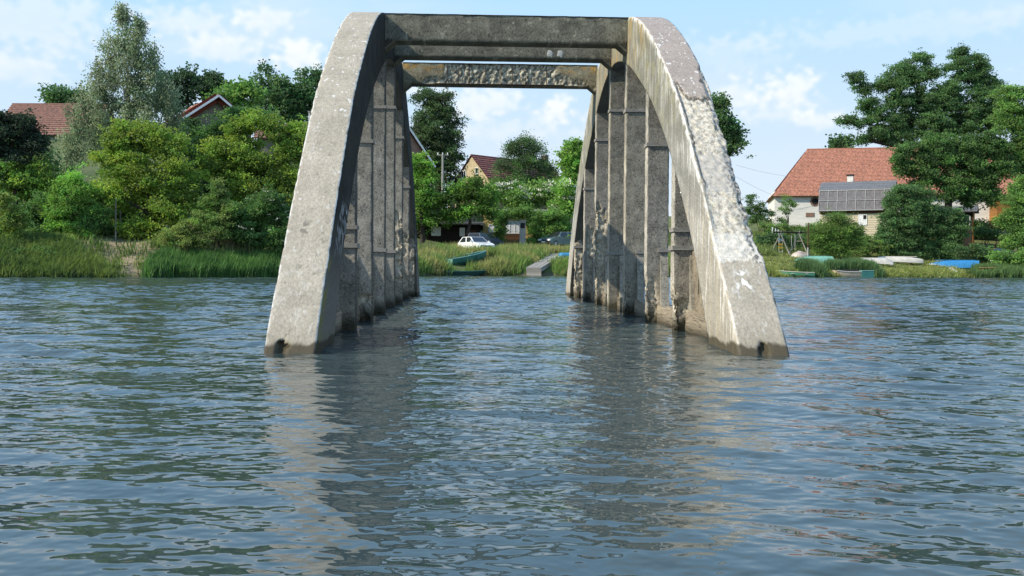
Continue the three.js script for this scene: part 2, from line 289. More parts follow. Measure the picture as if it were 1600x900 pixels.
function buildRib(right) {
  const sx = right ? 1 : -1, TE = 9.5, TI = 8.15, TW = 2048, TH = 1024;
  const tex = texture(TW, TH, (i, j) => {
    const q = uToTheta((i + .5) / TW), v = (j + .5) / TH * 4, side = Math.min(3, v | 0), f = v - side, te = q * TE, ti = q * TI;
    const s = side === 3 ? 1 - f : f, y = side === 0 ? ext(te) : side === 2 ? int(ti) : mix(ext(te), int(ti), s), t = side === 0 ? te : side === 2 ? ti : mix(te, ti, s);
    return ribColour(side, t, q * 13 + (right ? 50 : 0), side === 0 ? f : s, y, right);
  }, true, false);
  const NS = 620, seg = [18, 26, 8, 16], ring = [];
  seg.forEach((n, side) => { for (let k = 0; k < n; k++) ring.push([side, k / n]); }); ring.push([3, 1]);
  const g = gridGeo(ring.length, NS, (i, j) => {
    const u = j / (NS - 1), q = uToTheta(u), te = q * TE, ti = q * TI, ye = ext(te), yi = int(ti), L = Math.hypot(te - ti, ye - yi) || .01;
    const [side, f] = ring[i], nx = [(0), (ye - yi) / L, (te - ti) / L];                 // towards the upper side
    // corner positions: outer x, inner x
    const xo = sx * (HALF + RIBW), xi = sx * HALF; let x, a;                              // a: 0 upper side, 1 under side
    if (side === 0) { x = mix(xo, xi, f); a = 0; } else if (side === 1) { x = xi; a = f; } else if (side === 2) { x = mix(xi, xo, f); a = 1; } else { x = xo; a = 1 - f; }
    let y = mix(ye, yi, a), t = mix(te, ti, a); const w = q * 13 + (right ? 50 : 0);
    let dn = 0, dx = 0; const s = side === 0 ? f : side === 3 && f === 1 ? 0 : a;
    if (side === 0 || (side === 3 && f === 1)) {
      dn += (fbm(w * 5, s * 3, 3) - .5) * .005;
      if (right) { const sp = spallR(t, s, y); if (sp) dn += -.035 * sstep(.95, 1.5, y) + (fbm(w * 14, s * 9, 4) - .5) * .06 + (fbm(w * 50, s * 28, 2) - .5) * .025; }
      else if (y < .25 && y > -.2) dn -= .07 * hole(w, s, y);
      if (right && y < .25 && y > -.2) dn -= .06 * hole(w, s, y);
    } else if (side === 1) dx -= sx * -(fbm(w * 6, a * 4 + 20, 3) - .5) * .010;
    const corner = f === 0 || (side === 3 && f === 1);
    if (corner) { const b = .004 + .006 * sstep(.55, .8, fbm(w * 5, side * 3, 2)); const top = side === 0 || side === 1 || (side === 3 && f === 1); dn -= top ? b : -b; dx += (Math.abs(x) > HALF + .2 ? -1 : 1) * sx * b; }
    if (right && (side === 3 || side === 0) && y > .95 && y < 3.4 && t > 0) {                   // outer arris eaten away
      const near = side === 0 ? 1 - sstep(0, .3, s) : 1 - sstep(0, .35, a), e = near * (.01 + .09 * fbm(w * 5 + 3, 5, 4)) * (1 - sstep(2.9, 3.4, y)) * sstep(.95, 1.2, y); dn -= e * .7; dx -= sx * e * .6;
    }
    y += nx[1] * dn; t += nx[2] * dn; x += dx;
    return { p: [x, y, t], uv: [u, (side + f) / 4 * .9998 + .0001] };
  }, true);
  if (!right) { const I = g.index.array; for (let i = 0; i < I.length; i += 3) { const t = I[i + 1]; I[i + 1] = I[i + 2]; I[i + 2] = t; } g.computeVertexNormals(); }
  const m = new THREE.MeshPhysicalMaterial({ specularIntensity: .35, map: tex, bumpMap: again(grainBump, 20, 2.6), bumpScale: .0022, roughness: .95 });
  const r = part('arch_rib', g, m, bridge); r.userData.label = right ? 'sunlit rib with its cover broken off to rough white rubble' : 'rib with pale upper side and mossy inner face with shade painted in';
}
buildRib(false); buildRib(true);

// a bar of rectangular section swept along y (hangers) or x (beams), with worn arrises and broken patches
function worn(len, a, b, step, hurt, tone, seedv, shape) {               // hurt(h, k, along) -> 0..1 depth of damage; section a (x) by b (z)
  const per = [], n1 = Math.max(3, Math.round(a / .028)), n2 = Math.max(3, Math.round(b / .028)), rowN = Math.round(len / step) + 1;
  const cut = (n, L) => { const o = [0, .011 / L]; for (let i = 1; i < n; i++) o.push(i / n); o.push(1 - .011 / L); return o; }, c1 = cut(n1, a), c2 = cut(n2, b);   // extra loops keep the arrises crisp
  for (const q of c1) per.push([q - .5, .5, q === 0]); for (const q of c2) per.push([.5, .5 - q, q === 0]); for (const q of c1) per.push([.5 - q, -.5, q === 0]); for (const q of c2) per.push([-.5, -.5 + q, q === 0]); per.push([-.5, .5, true]);
  let acc = 0; const arc = per.map((p, i) => { if (i) acc += Math.hypot((p[0] - per[i - 1][0]) * a, (p[1] - per[i - 1][1]) * b); return acc; });
  return gridGeo(per.length, rowN, (i, j) => {
    const h = j / (rowN - 1) * len, [u, v, cor] = per[i]; let x = u * a, z = v * b, sh = shape ? shape(h) : null;
    const d = hurt ? hurt(h, u, v) : 0, nz = fbm(h * 8 + seedv, arc[i] * 8 + seedv, 3) - .5;
    let k = (nz * .010) - (cor ? .003 + .006 * sstep(.55, .85, vn(h * 7 + seedv, i)) : 0);
    if (d > 0) k -= d * (.035 + .08 * (fbm(h * 11 + seedv, arc[i] * 11, 3) - .35));
    const L = Math.hypot(u, v) || 1; x += k * clamp(u * 2, -1, 1) * (Math.abs(u) > .49 ? 1 : .2); z += k * clamp(v * 2, -1, 1) * (Math.abs(v) > .49 ? 1 : .2);
    const c = tone(h, u, v, d, nz); return { p: [x, h, z], uv: [arc[i] / 1.2 + seedv * .37, h / 1.2 + seedv * .71], c };
  }, true);
}
function fixOut(g) {                                                     // faces outward (test against the bar's own axis)
  g.computeBoundingBox(); const c = g.boundingBox.getCenter(V3()), P = g.attributes.position, N = g.attributes.normal; let s = 0;
  for (let i = 0; i < P.count; i += 3) s += (P.getX(i) - c.x) * N.getX(i) + (P.getZ(i) - c.z) * N.getZ(i);
  if (s < 0) { const I = g.index.array; for (let i = 0; i < I.length; i += 3) { const t = I[i + 1]; I[i + 1] = I[i + 2]; I[i + 2] = t; } g.computeVertexNormals(); } return g;
}
const HZ = [-12.25, -14.2, -16.25, -18.2, -20.25, -22.3, -24.4], COL = [1.36, 2.74, 3.60, 3.92, 3.62, 2.72, 1.36], HT = .21;
for (const sx of [-1, 1]) HZ.forEach((fz, k) => {
  const HW = k === 1 ? .335 : .365, z = fz - HT / 2 - ZC, t = Math.abs(z), y0 = -.6, top = Math.max(int(t), .9) + .25, id = k + (sx > 0 ? 10 : 0), xin = sx * (HALF + HW / 2 + .004);
  const hurt = (h, u, v) => {
    const y = h + y0, inn = sx > 0 ? -u : u, n = fbm(y * 3 + id * 7, u * 2 + v * 2 + id, 3);              // inn: +.5 at the inner edge
    if (sx > 0) {
      if (k === 0) return y < .62 && inn > -.05 ? sstep(.35, .5, n + .4 * (1 - y / .62) - .18) : 0;
      if (k === 1) return y < .75 && (inn > -.15 + n * .3 || y < .3) && n > .35 ? sstep(.75, .5, y) : 0;
      if (k === 2) return y < .5 && n > .52 ? 1 : 0;
      if (k === 4) return inn > -.1 + (n - .5) * .6 && y < 2.15 + (n - .5) * .5 ? 1 : 0;
      if (k === 5) return y < 1.7 + (n - .5) && inn < .3 ? sstep(.4, .5, n + .1) : 0;
      if (k === 6) return y < 1.8 && n > .4 ? 1 : 0;
    } else {
      if (k === 1) return y < .42 && n > .48 ? 1 : 0;
      if (k === 4) return inn > -.3 && y > .5 && y < 1.9 + (n - .5) && n > .4 ? 1 : 0;
      if (k === 5) return y < 1.8 && n > .55 ? .8 : 0;
      if (k === 6) return y < 2 && n > .45 ? 1 : 0;
    }
    return 0;
  };
  const tone = (h, u, v, d, nz) => {
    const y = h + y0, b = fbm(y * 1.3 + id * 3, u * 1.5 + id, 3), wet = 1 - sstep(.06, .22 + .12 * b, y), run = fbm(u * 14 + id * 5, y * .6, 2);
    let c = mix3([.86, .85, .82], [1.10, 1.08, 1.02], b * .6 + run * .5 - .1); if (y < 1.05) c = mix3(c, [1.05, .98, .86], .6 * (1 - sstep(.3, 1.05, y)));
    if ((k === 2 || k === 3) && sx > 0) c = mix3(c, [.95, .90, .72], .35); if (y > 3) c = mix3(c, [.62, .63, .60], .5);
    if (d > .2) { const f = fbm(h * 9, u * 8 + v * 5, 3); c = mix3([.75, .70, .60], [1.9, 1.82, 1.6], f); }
    const inside = sx > 0 ? u < -.495 : u > .495; if (d < .2) c = c.map((q) => q * (inside ? (sx > 0 ? 1.35 : .42) : v > .49 ? (sx > 0 ? .80 : .92) : .8));  // inner faces: sun on the right row, shade on the left, put into colour
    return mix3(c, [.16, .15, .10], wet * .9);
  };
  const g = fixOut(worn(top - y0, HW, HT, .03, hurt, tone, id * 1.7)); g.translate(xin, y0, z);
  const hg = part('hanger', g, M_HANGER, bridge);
  const white = (g2) => { g2.setAttribute('color', new THREE.Float32BufferAttribute(new Array(g2.attributes.position.count * 3).fill(.95), 3)); return g2; };
  const full = k === 0 || k === 3 || sx < 0;
  const c1 = new THREE.BoxGeometry(HW + .035, .055, HT + .045, 4, 1, 2); c1.translate(xin, COL[k], z); part('collar', white(c1), M_HANGER, hg);
  if (!(k >= 4 || (sx < 0 && k === 1))) { const w2 = full ? HW + .05 : HW * .56, c2 = new THREE.BoxGeometry(w2, .06, HT + .06, 4, 1, 2); c2.translate(xin + (full ? 0 : sx * (HW - w2) / 2 + sx * .03), 1.12, z); part('collar', white(c2), M_HANGER, hg); }
  // stub of the old parapet left standing on the hanger
  const pw = .12, sg = gridGeo(2, 12, (i, j) => { const y = mix(-.4, 1.08, j / 11), ex = clamp((1.08 - y) / 5.5, 0, .2) + (vn(y * 5, id) - .5) * .03; return { p: [i * pw, y, HT / 2 + ex], uv: [i * .1 + id, y / 1.2], c: y < .12 ? [.2, .18, .13] : [.95, .92, .85] }; });
  const sd = (xo) => gridGeo(2, 12, (i, j) => { const y = mix(-.4, 1.08, j / 11), ex = clamp((1.08 - y) / 5.5, 0, .2) + (vn(y * 5, id) - .5) * .03; return { p: [xo, y, i ? HT / 2 + ex : -HT / 2], uv: [i * .2 + id, y / 1.2], c: y < .12 ? [.2, .18, .13] : [.95, .92, .85] }; });
  const st = mergeGeometries([sg, sd(0), sd(pw)]); st.translate(sx > 0 ? HALF + .215 : -HALF - .215 - pw, 0, z); const sm = new THREE.Mesh(st, M_HANGER); sm.name = 'parapet_stub'; hg.add(sm);
});
// parapet panels next to the near rib ends and the tie beam just above the water
for (const sx of [-1, 1]) {
  const paint = (g) => { const P = g.attributes.position, c = []; for (let i = 0; i < P.count; i++) { const y = P.getY(i), n = fbm(P.getZ(i) * 3, y * 4, 3), w = 1 - sstep(.02, .16, y); c.push(...mix3(mix3([.72, .63, .50], [1.05, .95, .80], n), [.15, .13, .09], w)); } g.setAttribute('color', new THREE.Float32BufferAttribute(c, 3)); return g; };
  const shp = new THREE.Shape(); const zr = 7.45; shp.moveTo(-5.64, -.5); shp.lineTo(-zr - .3, -.5); shp.lineTo(-zr, .2); shp.lineTo(-6.75, 1.08); shp.lineTo(-5.64, 1.08);
  const hole = (x0, y0, w, h) => { const p = new THREE.Path(); p.moveTo(x0, y0); p.lineTo(x0 + w * .3, y0 + h * .5); p.lineTo(x0, y0 + h); p.lineTo(x0 + w * .8, y0 + h * .8); p.lineTo(x0 + w, y0 + h * .2); shp.holes.push(p); };
  hole(-6.18, .42, .10, .50); hole(-7.12, .36, .2, .26);
  const g = new THREE.ExtrudeGeometry(shp, { depth: .10, bevelEnabled: false, curveSegments: 3 }); g.rotateY(Math.PI / 2); g.translate(sx > 0 ? HALF + .25 : -HALF - .35, 0, 0);
  part('parapet_panel', paint(g), M_HANGER, bridge);
  const tie = new THREE.BoxGeometry(.24, .8, 15.4, 2, 6, 60), P = tie.attributes.position; for (let i = 0; i < P.count; i++) { P.setY(i, P.getY(i) - .14 + (P.getY(i) > .2 ? (fbm(P.getZ(i) * 2, 4 + sx, 3) - .5) * .12 : 0)); } tie.translate(sx * (HALF + .30), 0, 0); tie.computeVertexNormals();
  part('tie_beam', paint(tie), M_HANGER, bridge);
}
// cross beams under the crown
[[-16.15, 5.20, 4.72, .34], [-18.05, 5.30, 4.87, .34], [-20.25, 5.245, 4.77, .34]].forEach(([fz, yt, yb, th], k) => {
  const L = HALF * 2 + .04, H = yt - yb, broke = (h) => k === 2 ? sstep(.92, 1.02, h + (vn(h * 9, 2) - .5) * .2) * (1 - sstep(3.25, 3.4, h)) : 0;
  const per = 14, NR = 200, NU = 4 * per + 1;
  const g = gridGeo(NU, NR, (i, j) => {
    const h = j / (NR - 1) * L, side = Math.min(3, i / per | 0), f = (i - side * per) / per, e = Math.min(h, L - h), haunch = .16 * (1 - clamp(e / .19, 0, 1));
    let y, z; const y0 = yb - haunch; if (side === 0) { y = mix(yt, y0, f); z = 0; } else if (side === 1) { y = y0; z = -f * th; } else if (side === 2) { y = mix(y0, yt, f); z = -th; } else { y = yt; z = -th * (1 - f); }
    const v = (yt - y) / H, n = fbm(h * 3 + k * 20, v * 2 + side * 3, 4); let d = 0;
    if (k === 2 && side === 0) { const low = h < 1.05 ? sstep(.62, .8, v + (n - .5) * .3) * sstep(.35, .6, h) : h > 3.2 ? sstep(.95, .62, (1 - v) * 1.2 + (h - 3.2) * .9 + (n - .5) * .3) : 0; d = Math.max(broke(h), low); }
    if (d > 0) { z -= d * (.035 + (fbm(h * 12, v * 7, 4) - .5) * .08); }
    z += side === 0 ? (n - .5) * .008 : 0; if (f === 0 || i === NU - 1) { const b = .006 + .01 * vn(h * 8, side); z += (side === 0 || side === 1) ? -b : b; y += (side === 0 || side === 3 || i === NU - 1 ? -b : b); }
    const sp = vn(h * 13, v * 7 + k * 5), li = fbm(h * 3.2 + 5, v * 3 + k, 3), str = fbm(h * 9, v * .7 + k * 3, 3);
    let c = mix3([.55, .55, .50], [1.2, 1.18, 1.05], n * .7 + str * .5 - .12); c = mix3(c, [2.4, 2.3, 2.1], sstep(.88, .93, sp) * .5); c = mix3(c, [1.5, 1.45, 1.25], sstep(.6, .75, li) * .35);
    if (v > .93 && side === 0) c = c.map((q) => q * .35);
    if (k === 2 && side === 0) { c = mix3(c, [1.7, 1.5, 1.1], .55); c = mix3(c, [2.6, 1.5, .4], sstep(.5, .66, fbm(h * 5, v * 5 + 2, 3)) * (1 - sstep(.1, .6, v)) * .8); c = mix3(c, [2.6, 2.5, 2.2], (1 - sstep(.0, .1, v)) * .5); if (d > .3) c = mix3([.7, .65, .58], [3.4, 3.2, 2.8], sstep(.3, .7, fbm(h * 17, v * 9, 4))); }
    return { p: [h - L / 2, y, z], uv: [(h + k * 1.3) / 1.2, (side + f) * .4], c };
  }, true);
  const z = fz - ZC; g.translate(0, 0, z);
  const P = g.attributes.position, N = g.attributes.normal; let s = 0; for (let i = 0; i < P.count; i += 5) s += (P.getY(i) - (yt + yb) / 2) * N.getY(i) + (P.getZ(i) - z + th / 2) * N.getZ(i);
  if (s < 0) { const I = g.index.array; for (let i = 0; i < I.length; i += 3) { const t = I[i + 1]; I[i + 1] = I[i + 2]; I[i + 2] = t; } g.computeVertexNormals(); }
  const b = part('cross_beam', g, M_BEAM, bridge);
  if (k === 2) { b.userData.label = 'farthest cross beam, broken open to gravel and rusty stirrups';
    for (const h of [.98, 1.21, 1.44, 1.78, 2.14, 2.4, 2.66, 3.12]) part('rebar', bar(V3(h - L / 2 + rr(-.02, .02), yb + .03, z - .005), V3(h - L / 2 + rr(-.02, .02), yt - .05, z - .012), .009), M_REBAR, b);
    part('rebar', bar(V3(.7 - L / 2, yb + .02, z - .01), V3(3.5 - L / 2, yb + .02, z - .01), .014), M_REBAR, b); }
  if (k === 1) for (const [h, w] of [[3.02, .05], [3.22, .05]]) part('chipped_patch', (() => { const q = new THREE.SphereGeometry(w, 14, 10), Q = q.attributes.position; for (let i = 0; i < Q.count; i++) { const k2 = .5 + 1.1 * fbm(Q.getX(i) * 22 + h, Q.getY(i) * 22, 3); Q.setXYZ(i, Q.getX(i) * k2 * 1.2, Q.getY(i) * k2 * 1.2, Q.getZ(i) * .16); } q.computeVertexNormals(); return q.translate(h - L / 2, yb + .1, z); })(), std(.42, .41, .38), b);
});

// ------------------------------------------------------------------ houses, sheds and barn
const tileRed = texture(512, 512, (i, j) => { const n = fbm(i / 20, j / 20, 4, 26), t = hash2(i >> 4, (j >> 4) + 7), m = vn(i / 3, j / 3, 171), dark = sstep(.5, .75, fbm(i / 40 + 3, j / 40, 3, 0)); const v = (.6 + .5 * n * .6 + .5 * (t - .5) + .3 * (m - .5)) * (1 - .28 * dark); return [v, v * (1 + .12 * dark), v * (.95 + .25 * dark)]; });
const plaster = texture(512, 512, (i, j) => { const n = fbm(i / 40, j / 40, 5, 13), m = vn(i / 3, j / 3, 171), v = .72 + .4 * (n - .5) + .12 * (m - .5); return [v, v * .99, v * .965]; });
const woodTex = texture(512, 512, (i, j) => { const b = hash2(3, j >> 6), n = fbm(i / 90, j / 5, 4, 0), v = .62 + .35 * (b - .5) + .5 * (n - .5); return [v, v * .97, v * .92]; });
const matte = (r, g, b, map, rep, rough = .92) => new THREE.MeshStandardMaterial({ color: col(r, g, b), map: map ? again(map, rep, rep) : null, roughness: rough });
const B = {
  shade: matte(.20, .195, .15, plaster, .4),  // wall plaster with its shade put into the colour
  white: matte(.97, .94, .88, plaster, .4), beige: matte(.62, .50, .30, plaster, .4), grey: matte(.40, .38, .34, plaster, .4), brick: matte(.34, .20, .15, tileRed, .8),
  tile: matte(.51, .215, .14, tileRed, .5), tileBrown: matte(.30, .145, .105, tileRed, .5), tileDark: matte(.30, .105, .085, tileRed, .5), tileOrange: matte(.47, .19, .11, tileRed, .5),
  board: std(.80, .79, .76, .7), glass: new THREE.MeshPhysicalMaterial({ color: col(.03, .035, .04), roughness: .08 }), frame: std(.75, .74, .70, .6), soffit: matte(.24, .05, .025, woodTex, 1),
  darkWood: matte(.03, .022, .018, woodTex, .7), brownWood: matte(.16, .075, .03, woodTex, .7), cream: matte(.92, .82, .62, woodTex, .6), greyWood: matte(.50, .48, .44, woodTex, .8), orangeWood: matte(.45, .20, .04, woodTex, .7),
  felt: matte(.15, .155, .165, speck, .5), feltLow: matte(.185, .175, .18, speck, .5), lath: std(.40, .40, .40, .8), curtain: std(.7, .7, .72, .9), yellow: matte(.72, .52, .20, plaster, .5), concrete: matte(.42, .40, .36, plaster, .8), black: std(.01, .01, .01, .9),
};
// a sloping roof plane of stepped courses between eave a-b and ridge d-c (a below d, b below c)
function courses(a, b, c, d, n, lift = .035, th = .05) {
  const nrm = b.clone().sub(a).cross(d.clone().sub(a)).normalize(); if (nrm.y < 0) nrm.negate();
  const P = [], U = [], I = []; const L = a.distanceTo(b), S = a.distanceTo(d);
  for (let k = 0; k < n; k++) {
    const t0 = k / n, t1 = (k + 1) / n, lo0 = a.clone().lerp(d, t0), lo1 = b.clone().lerp(c, t0), hi0 = a.clone().lerp(d, t1), hi1 = b.clone().lerp(c, t1), o = P.length / 3;
    const up = nrm.clone().multiplyScalar(lift + th), dn = nrm.clone().multiplyScalar(th * .9);
    for (const [q, u, v] of [[lo0.clone().add(up), 0, t0], [lo1.clone().add(up), 1, t0], [hi1.clone().add(dn), 1, t1], [hi0.clone().add(dn), 0, t1], [lo0.clone().sub(dn), 0, t0], [lo1.clone().sub(dn), 1, t0]]) { P.push(q.x, q.y, q.z); U.push(u * L / 2, v * S / 2); }
    I.push(o, o + 1, o + 2, o, o + 2, o + 3, o + 4, o + 5, o + 1, o + 4, o + 1, o);
    if (k === 0) { const m = P.length / 3; for (const [q, u, v] of [[a, 0, 0], [b, 1, 0], [c, 1, 1], [d, 0, 1]]) { P.push(q.x - nrm.x * .02, q.y - nrm.y * .02, q.z - nrm.z * .02); U.push(u * L / 2, v * S / 2); } I.push(m, m + 2, m + 1, m, m + 3, m + 2); }
  }
  const g = new THREE.BufferGeometry(); g.setAttribute('position', new THREE.Float32BufferAttribute(P, 3)); g.setAttribute('uv', new THREE.Float32BufferAttribute(U, 2)); g.setIndex(I); const q = g.toNonIndexed(); q.computeVertexNormals(); return q;
}
function polyWall(pts, th = .25) {                                          // an upright wall in the x-y plane, front at z = 0
  const s = new THREE.Shape(pts.map((p) => new THREE.Vector2(...p))); const g = new THREE.ExtrudeGeometry(s, { depth: th, bevelEnabled: false }); g.translate(0, 0, -th); return g;
}
function windowIn(parent, x, y, w, h, z, ry = 0, panes = 2, pane = B.glass) {   // frame with panes, set on a wall
  const fr = [box(w, .07, .06, 0, h / 2, 0), box(w, .07, .06, 0, -h / 2, 0)]; for (let k = 0; k <= panes; k++) fr.push(box(.06, h, .055, -w / 2 + w * k / panes, 0, 0));
  const M = new THREE.Matrix4().makeRotationY(ry).setPosition(x, y, z); const g = mergeGeometries(fr); g.applyMatrix4(M);
  const f = part('window', g, B.frame, parent);
  for (let k = 0; k < panes; k++) { const q = box(w / panes - .05, h - .05, .02, -w / 2 + w * (k + .5) / panes, 0, -.01); q.applyMatrix4(M); part('pane', q, pane, f); }
  return f;
}
// a gabled house; its local x is along the ridge, +z the front eave side
function gabled(o) {
  const h = thing(o.name, o.label, o.cat || 'house', [o.p.x, o.y, o.p.z], o.turn, o.group), L = o.L, W = o.W, e = o.over ?? .4;
  for (const s of [1, -1]) part('wall', box(L, o.wallH, .3, 0, o.wallH / 2, s * (W / 2 - .15)), o.wall, h);
  for (const s of [-1, 1]) { const up = o.hip && o.hip[s < 0 ? 0 : 1] ? 0 : 1, g = polyWall([[-W / 2 + (.31), 0], [W / 2 - .31, 0], [W / 2 - .31, o.wallH + .2], [0, up ? o.wallH + o.roofH - .12 : o.wallH + .2], [-W / 2 + .31, o.wallH + .2]], .3); g.rotateY(s * Math.PI / 2); g.translate(s * L / 2, 0, 0); part('gable_wall', g, o.gable || o.wall, h); }
  const k = o.roofH / (W / 2), eY = o.wallH - e * k, zz = W / 2 + e, hip = o.hip || [0, 0], X0 = -L / 2 - (o.verge ?? .3), X1 = L / 2 + (o.verge ?? .3), ry = o.wallH + o.roofH;
  for (const s of [1, -1]) part('roof', courses(V3(s * X0, eY, s * zz), V3(s * X1, eY, s * zz), V3(s > 0 ? X1 - hip[1] : X0 + hip[0], ry, 0), V3(s > 0 ? X0 + hip[0] : X1 - hip[1], ry, 0), o.n, o.lift), o.roof, h);
  for (const [s, q] of [[-1, hip[0]], [1, hip[1]]]) if (q) { const X = s < 0 ? X0 : X1; const top = V3(X - s * q, ry, 0); part('roof', courses(V3(X, eY, s * zz), V3(X, eY, -s * zz), top.clone(), top, o.n, o.lift), o.roof, h); }
  part('ridge', bar(V3(X0 + hip[0], ry + .06, 0), V3(X1 - hip[1], ry + .06, 0), .1, .1, 8), o.ridge || o.roof, h);
  if (o.barge) for (const s of [-1, 1]) for (const q of [-1, 1]) part('barge_board', beamBox(V3(s * (L / 2 + (o.verge ?? .3) + .02), eY - .05, q * zz), V3(s * (L / 2 + (o.verge ?? .3) + .02), ry - .02, 0), .05, .22), o.barge, h);
  if (o.soffit) for (const q of [-1, 1]) part('soffit', beamBox(V3((L + (o.verge ?? .3)) / 2, eY - .05, q * (zz - .05)), V3((L + (o.verge ?? .3)) / 2, ry - .12, 0), .03, (o.verge ?? .3) * 1.0), o.soffit, h);
  return h;
}
const yAt = (px, py, d) => at(px, py, d).y;
// far left: long brown tiled roof
{ const p = at(95, 220, 105), yr = yAt(70, 165, 105), ye = yAt(70, 217, 105); gabled({ name: 'house', label: 'house with a long brown tiled roof behind the dark tree and the birch', p, y: ye - 3.2, turn: -.06, L: 10.4, W: 8.4, wallH: 3.4, roofH: yr - ye - .1, wall: B.grey, roof: B.tileBrown, n: 15, lift: .06, over: .5 }); }
// red roof gable among the trees
{ const d = 98, yr = yAt(342, 149, d), turn = -1.0, p = at(342, 149, d).sub(V3(5.4, 0, 0).applyAxisAngle(UPV, turn)); const h = gabled({ name: 'house', label: 'house with orange tiles and dark red soffit under a white edged gable among the trees', p: p, y: yr - 6.4, turn, L: 9, W: 7.6, wallH: 3.6, roofH: 2.8, wall: B.shade, gable: B.shade, roof: B.tileOrange, n: 12, barge: B.board, soffit: B.soffit, verge: .9, over: .6 }); }
{ const d = 95, p = at(455, 215, d), yr = yAt(470, 196, d); const h = gabled({ name: 'house', label: 'small red roof with a white chimney just left of the bridge', p, y: yr - 4.6, turn: .1, L: 6, W: 6, wallH: 3, roofH: 1.6, wall: B.shade, roof: B.tileBrown, n: 9, over: .4 });
  const c = part('chimney', box(.6, 1.9, .6, 2.1, 4.9, .6), B.white, h); part('chimney_cap', box(.75, .12, .75, 2.1, 5.91, .6), B.concrete, c); }
// brick gable half hidden by the left arch
{ const d = 99, yr = yAt(629, 184, d), p = at(629, 184, d).sub(V3(4.8, 0, 0).applyAxisAngle(UPV, -.8)); gabled({ name: 'house', label: 'brick gabled house with white barge board, half hidden by the left arch', p: V3(p.x, 0, p.z), y: yr - 8.2, turn: -.8, L: 9, W: 8.4, wallH: 3.9, roofH: 4.3, wall: B.brick, gable: B.brick, roof: B.tileDark, n: 12, barge: B.board, over: .5 }); }
// beige gable with red tile roof, seen through the bridge
{ const d = 106, yr = yAt(737, 243, d), L = 13, apex = at(737, 243, d), p = apex.clone().sub(V3(-L / 2, 0, 0).applyAxisAngle(UPV, .74));
  const h = gabled({ name: 'house', label: 'house with beige plaster gable and dark red tiled roof seen through the bridge', p, y: yr - 8.0, turn: .74, L, W: 8.2, wallH: 4, roofH: 4, wall: B.beige, gable: B.beige, roof: B.tileDark, n: 16, lift: .06, over: .35, verge: .12 });
  windowIn(h, -L / 2 - .03, 6.2, .5, .7, .9, -Math.PI / 2, 1); windowIn(h, -L / 2 - .03, 5.9, .7, .9, -1.3, -Math.PI / 2, 2);
  const c = part('chimney', box(.6, 1.3, .6, 5.6, 8.3, .1), B.brick, h); part('chimney_cap', box(.76, .12, .76, 5.6, 9.01, .1), B.concrete, c); }
// white barn
{ const d = 114, eaveL = at(1207, 303, d), yr = yAt(1262, 227, d), yb = eaveL.y - 4.0, turn = -.24, L = 31, W = 10.5;
  const corner = V3(eaveL.x, 0, eaveL.z), p = corner.clone().sub(V3(-L / 2 - .3, 0, W / 2 + .45).applyAxisAngle(UPV, turn));
  const wallH = eaveL.y - yb + .2, h = gabled({ name: 'barn', label: 'large white barn with a red tiled hipped roof behind the grey shed', cat: 'barn', p, y: yb - .0, turn, L, W, wallH, roofH: yr - yb - wallH, wall: B.white, roof: B.tile, n: 34, lift: .03, over: .45, verge: .3, hip: [4.6, 0] });
  const hole = new THREE.CircleGeometry(.42, 14); hole.translate(-L / 2 + 4.8, wallH - 1.15, W / 2 + .012); const w = part('round_window', new THREE.RingGeometry(.40, .62, 18).translate(-L / 2 + 4.8, wallH - 1.15, W / 2 + .014), B.brick, h); part('pane', hole, B.black, w);
  part('brick_patch', box(1.0, .5, .06, -L / 2 + 4.2, wallH - 2.75, W / 2 + .02), B.brick, h); part('door', box(1.6, 2.3, .06, 4, 1.3, W / 2 + .02), B.brownWood, h);
  part('annex_wall', box(5, 3.2, 3, 11.5, 1.6, W / 2 + 1.4), B.orangeWood, h); }
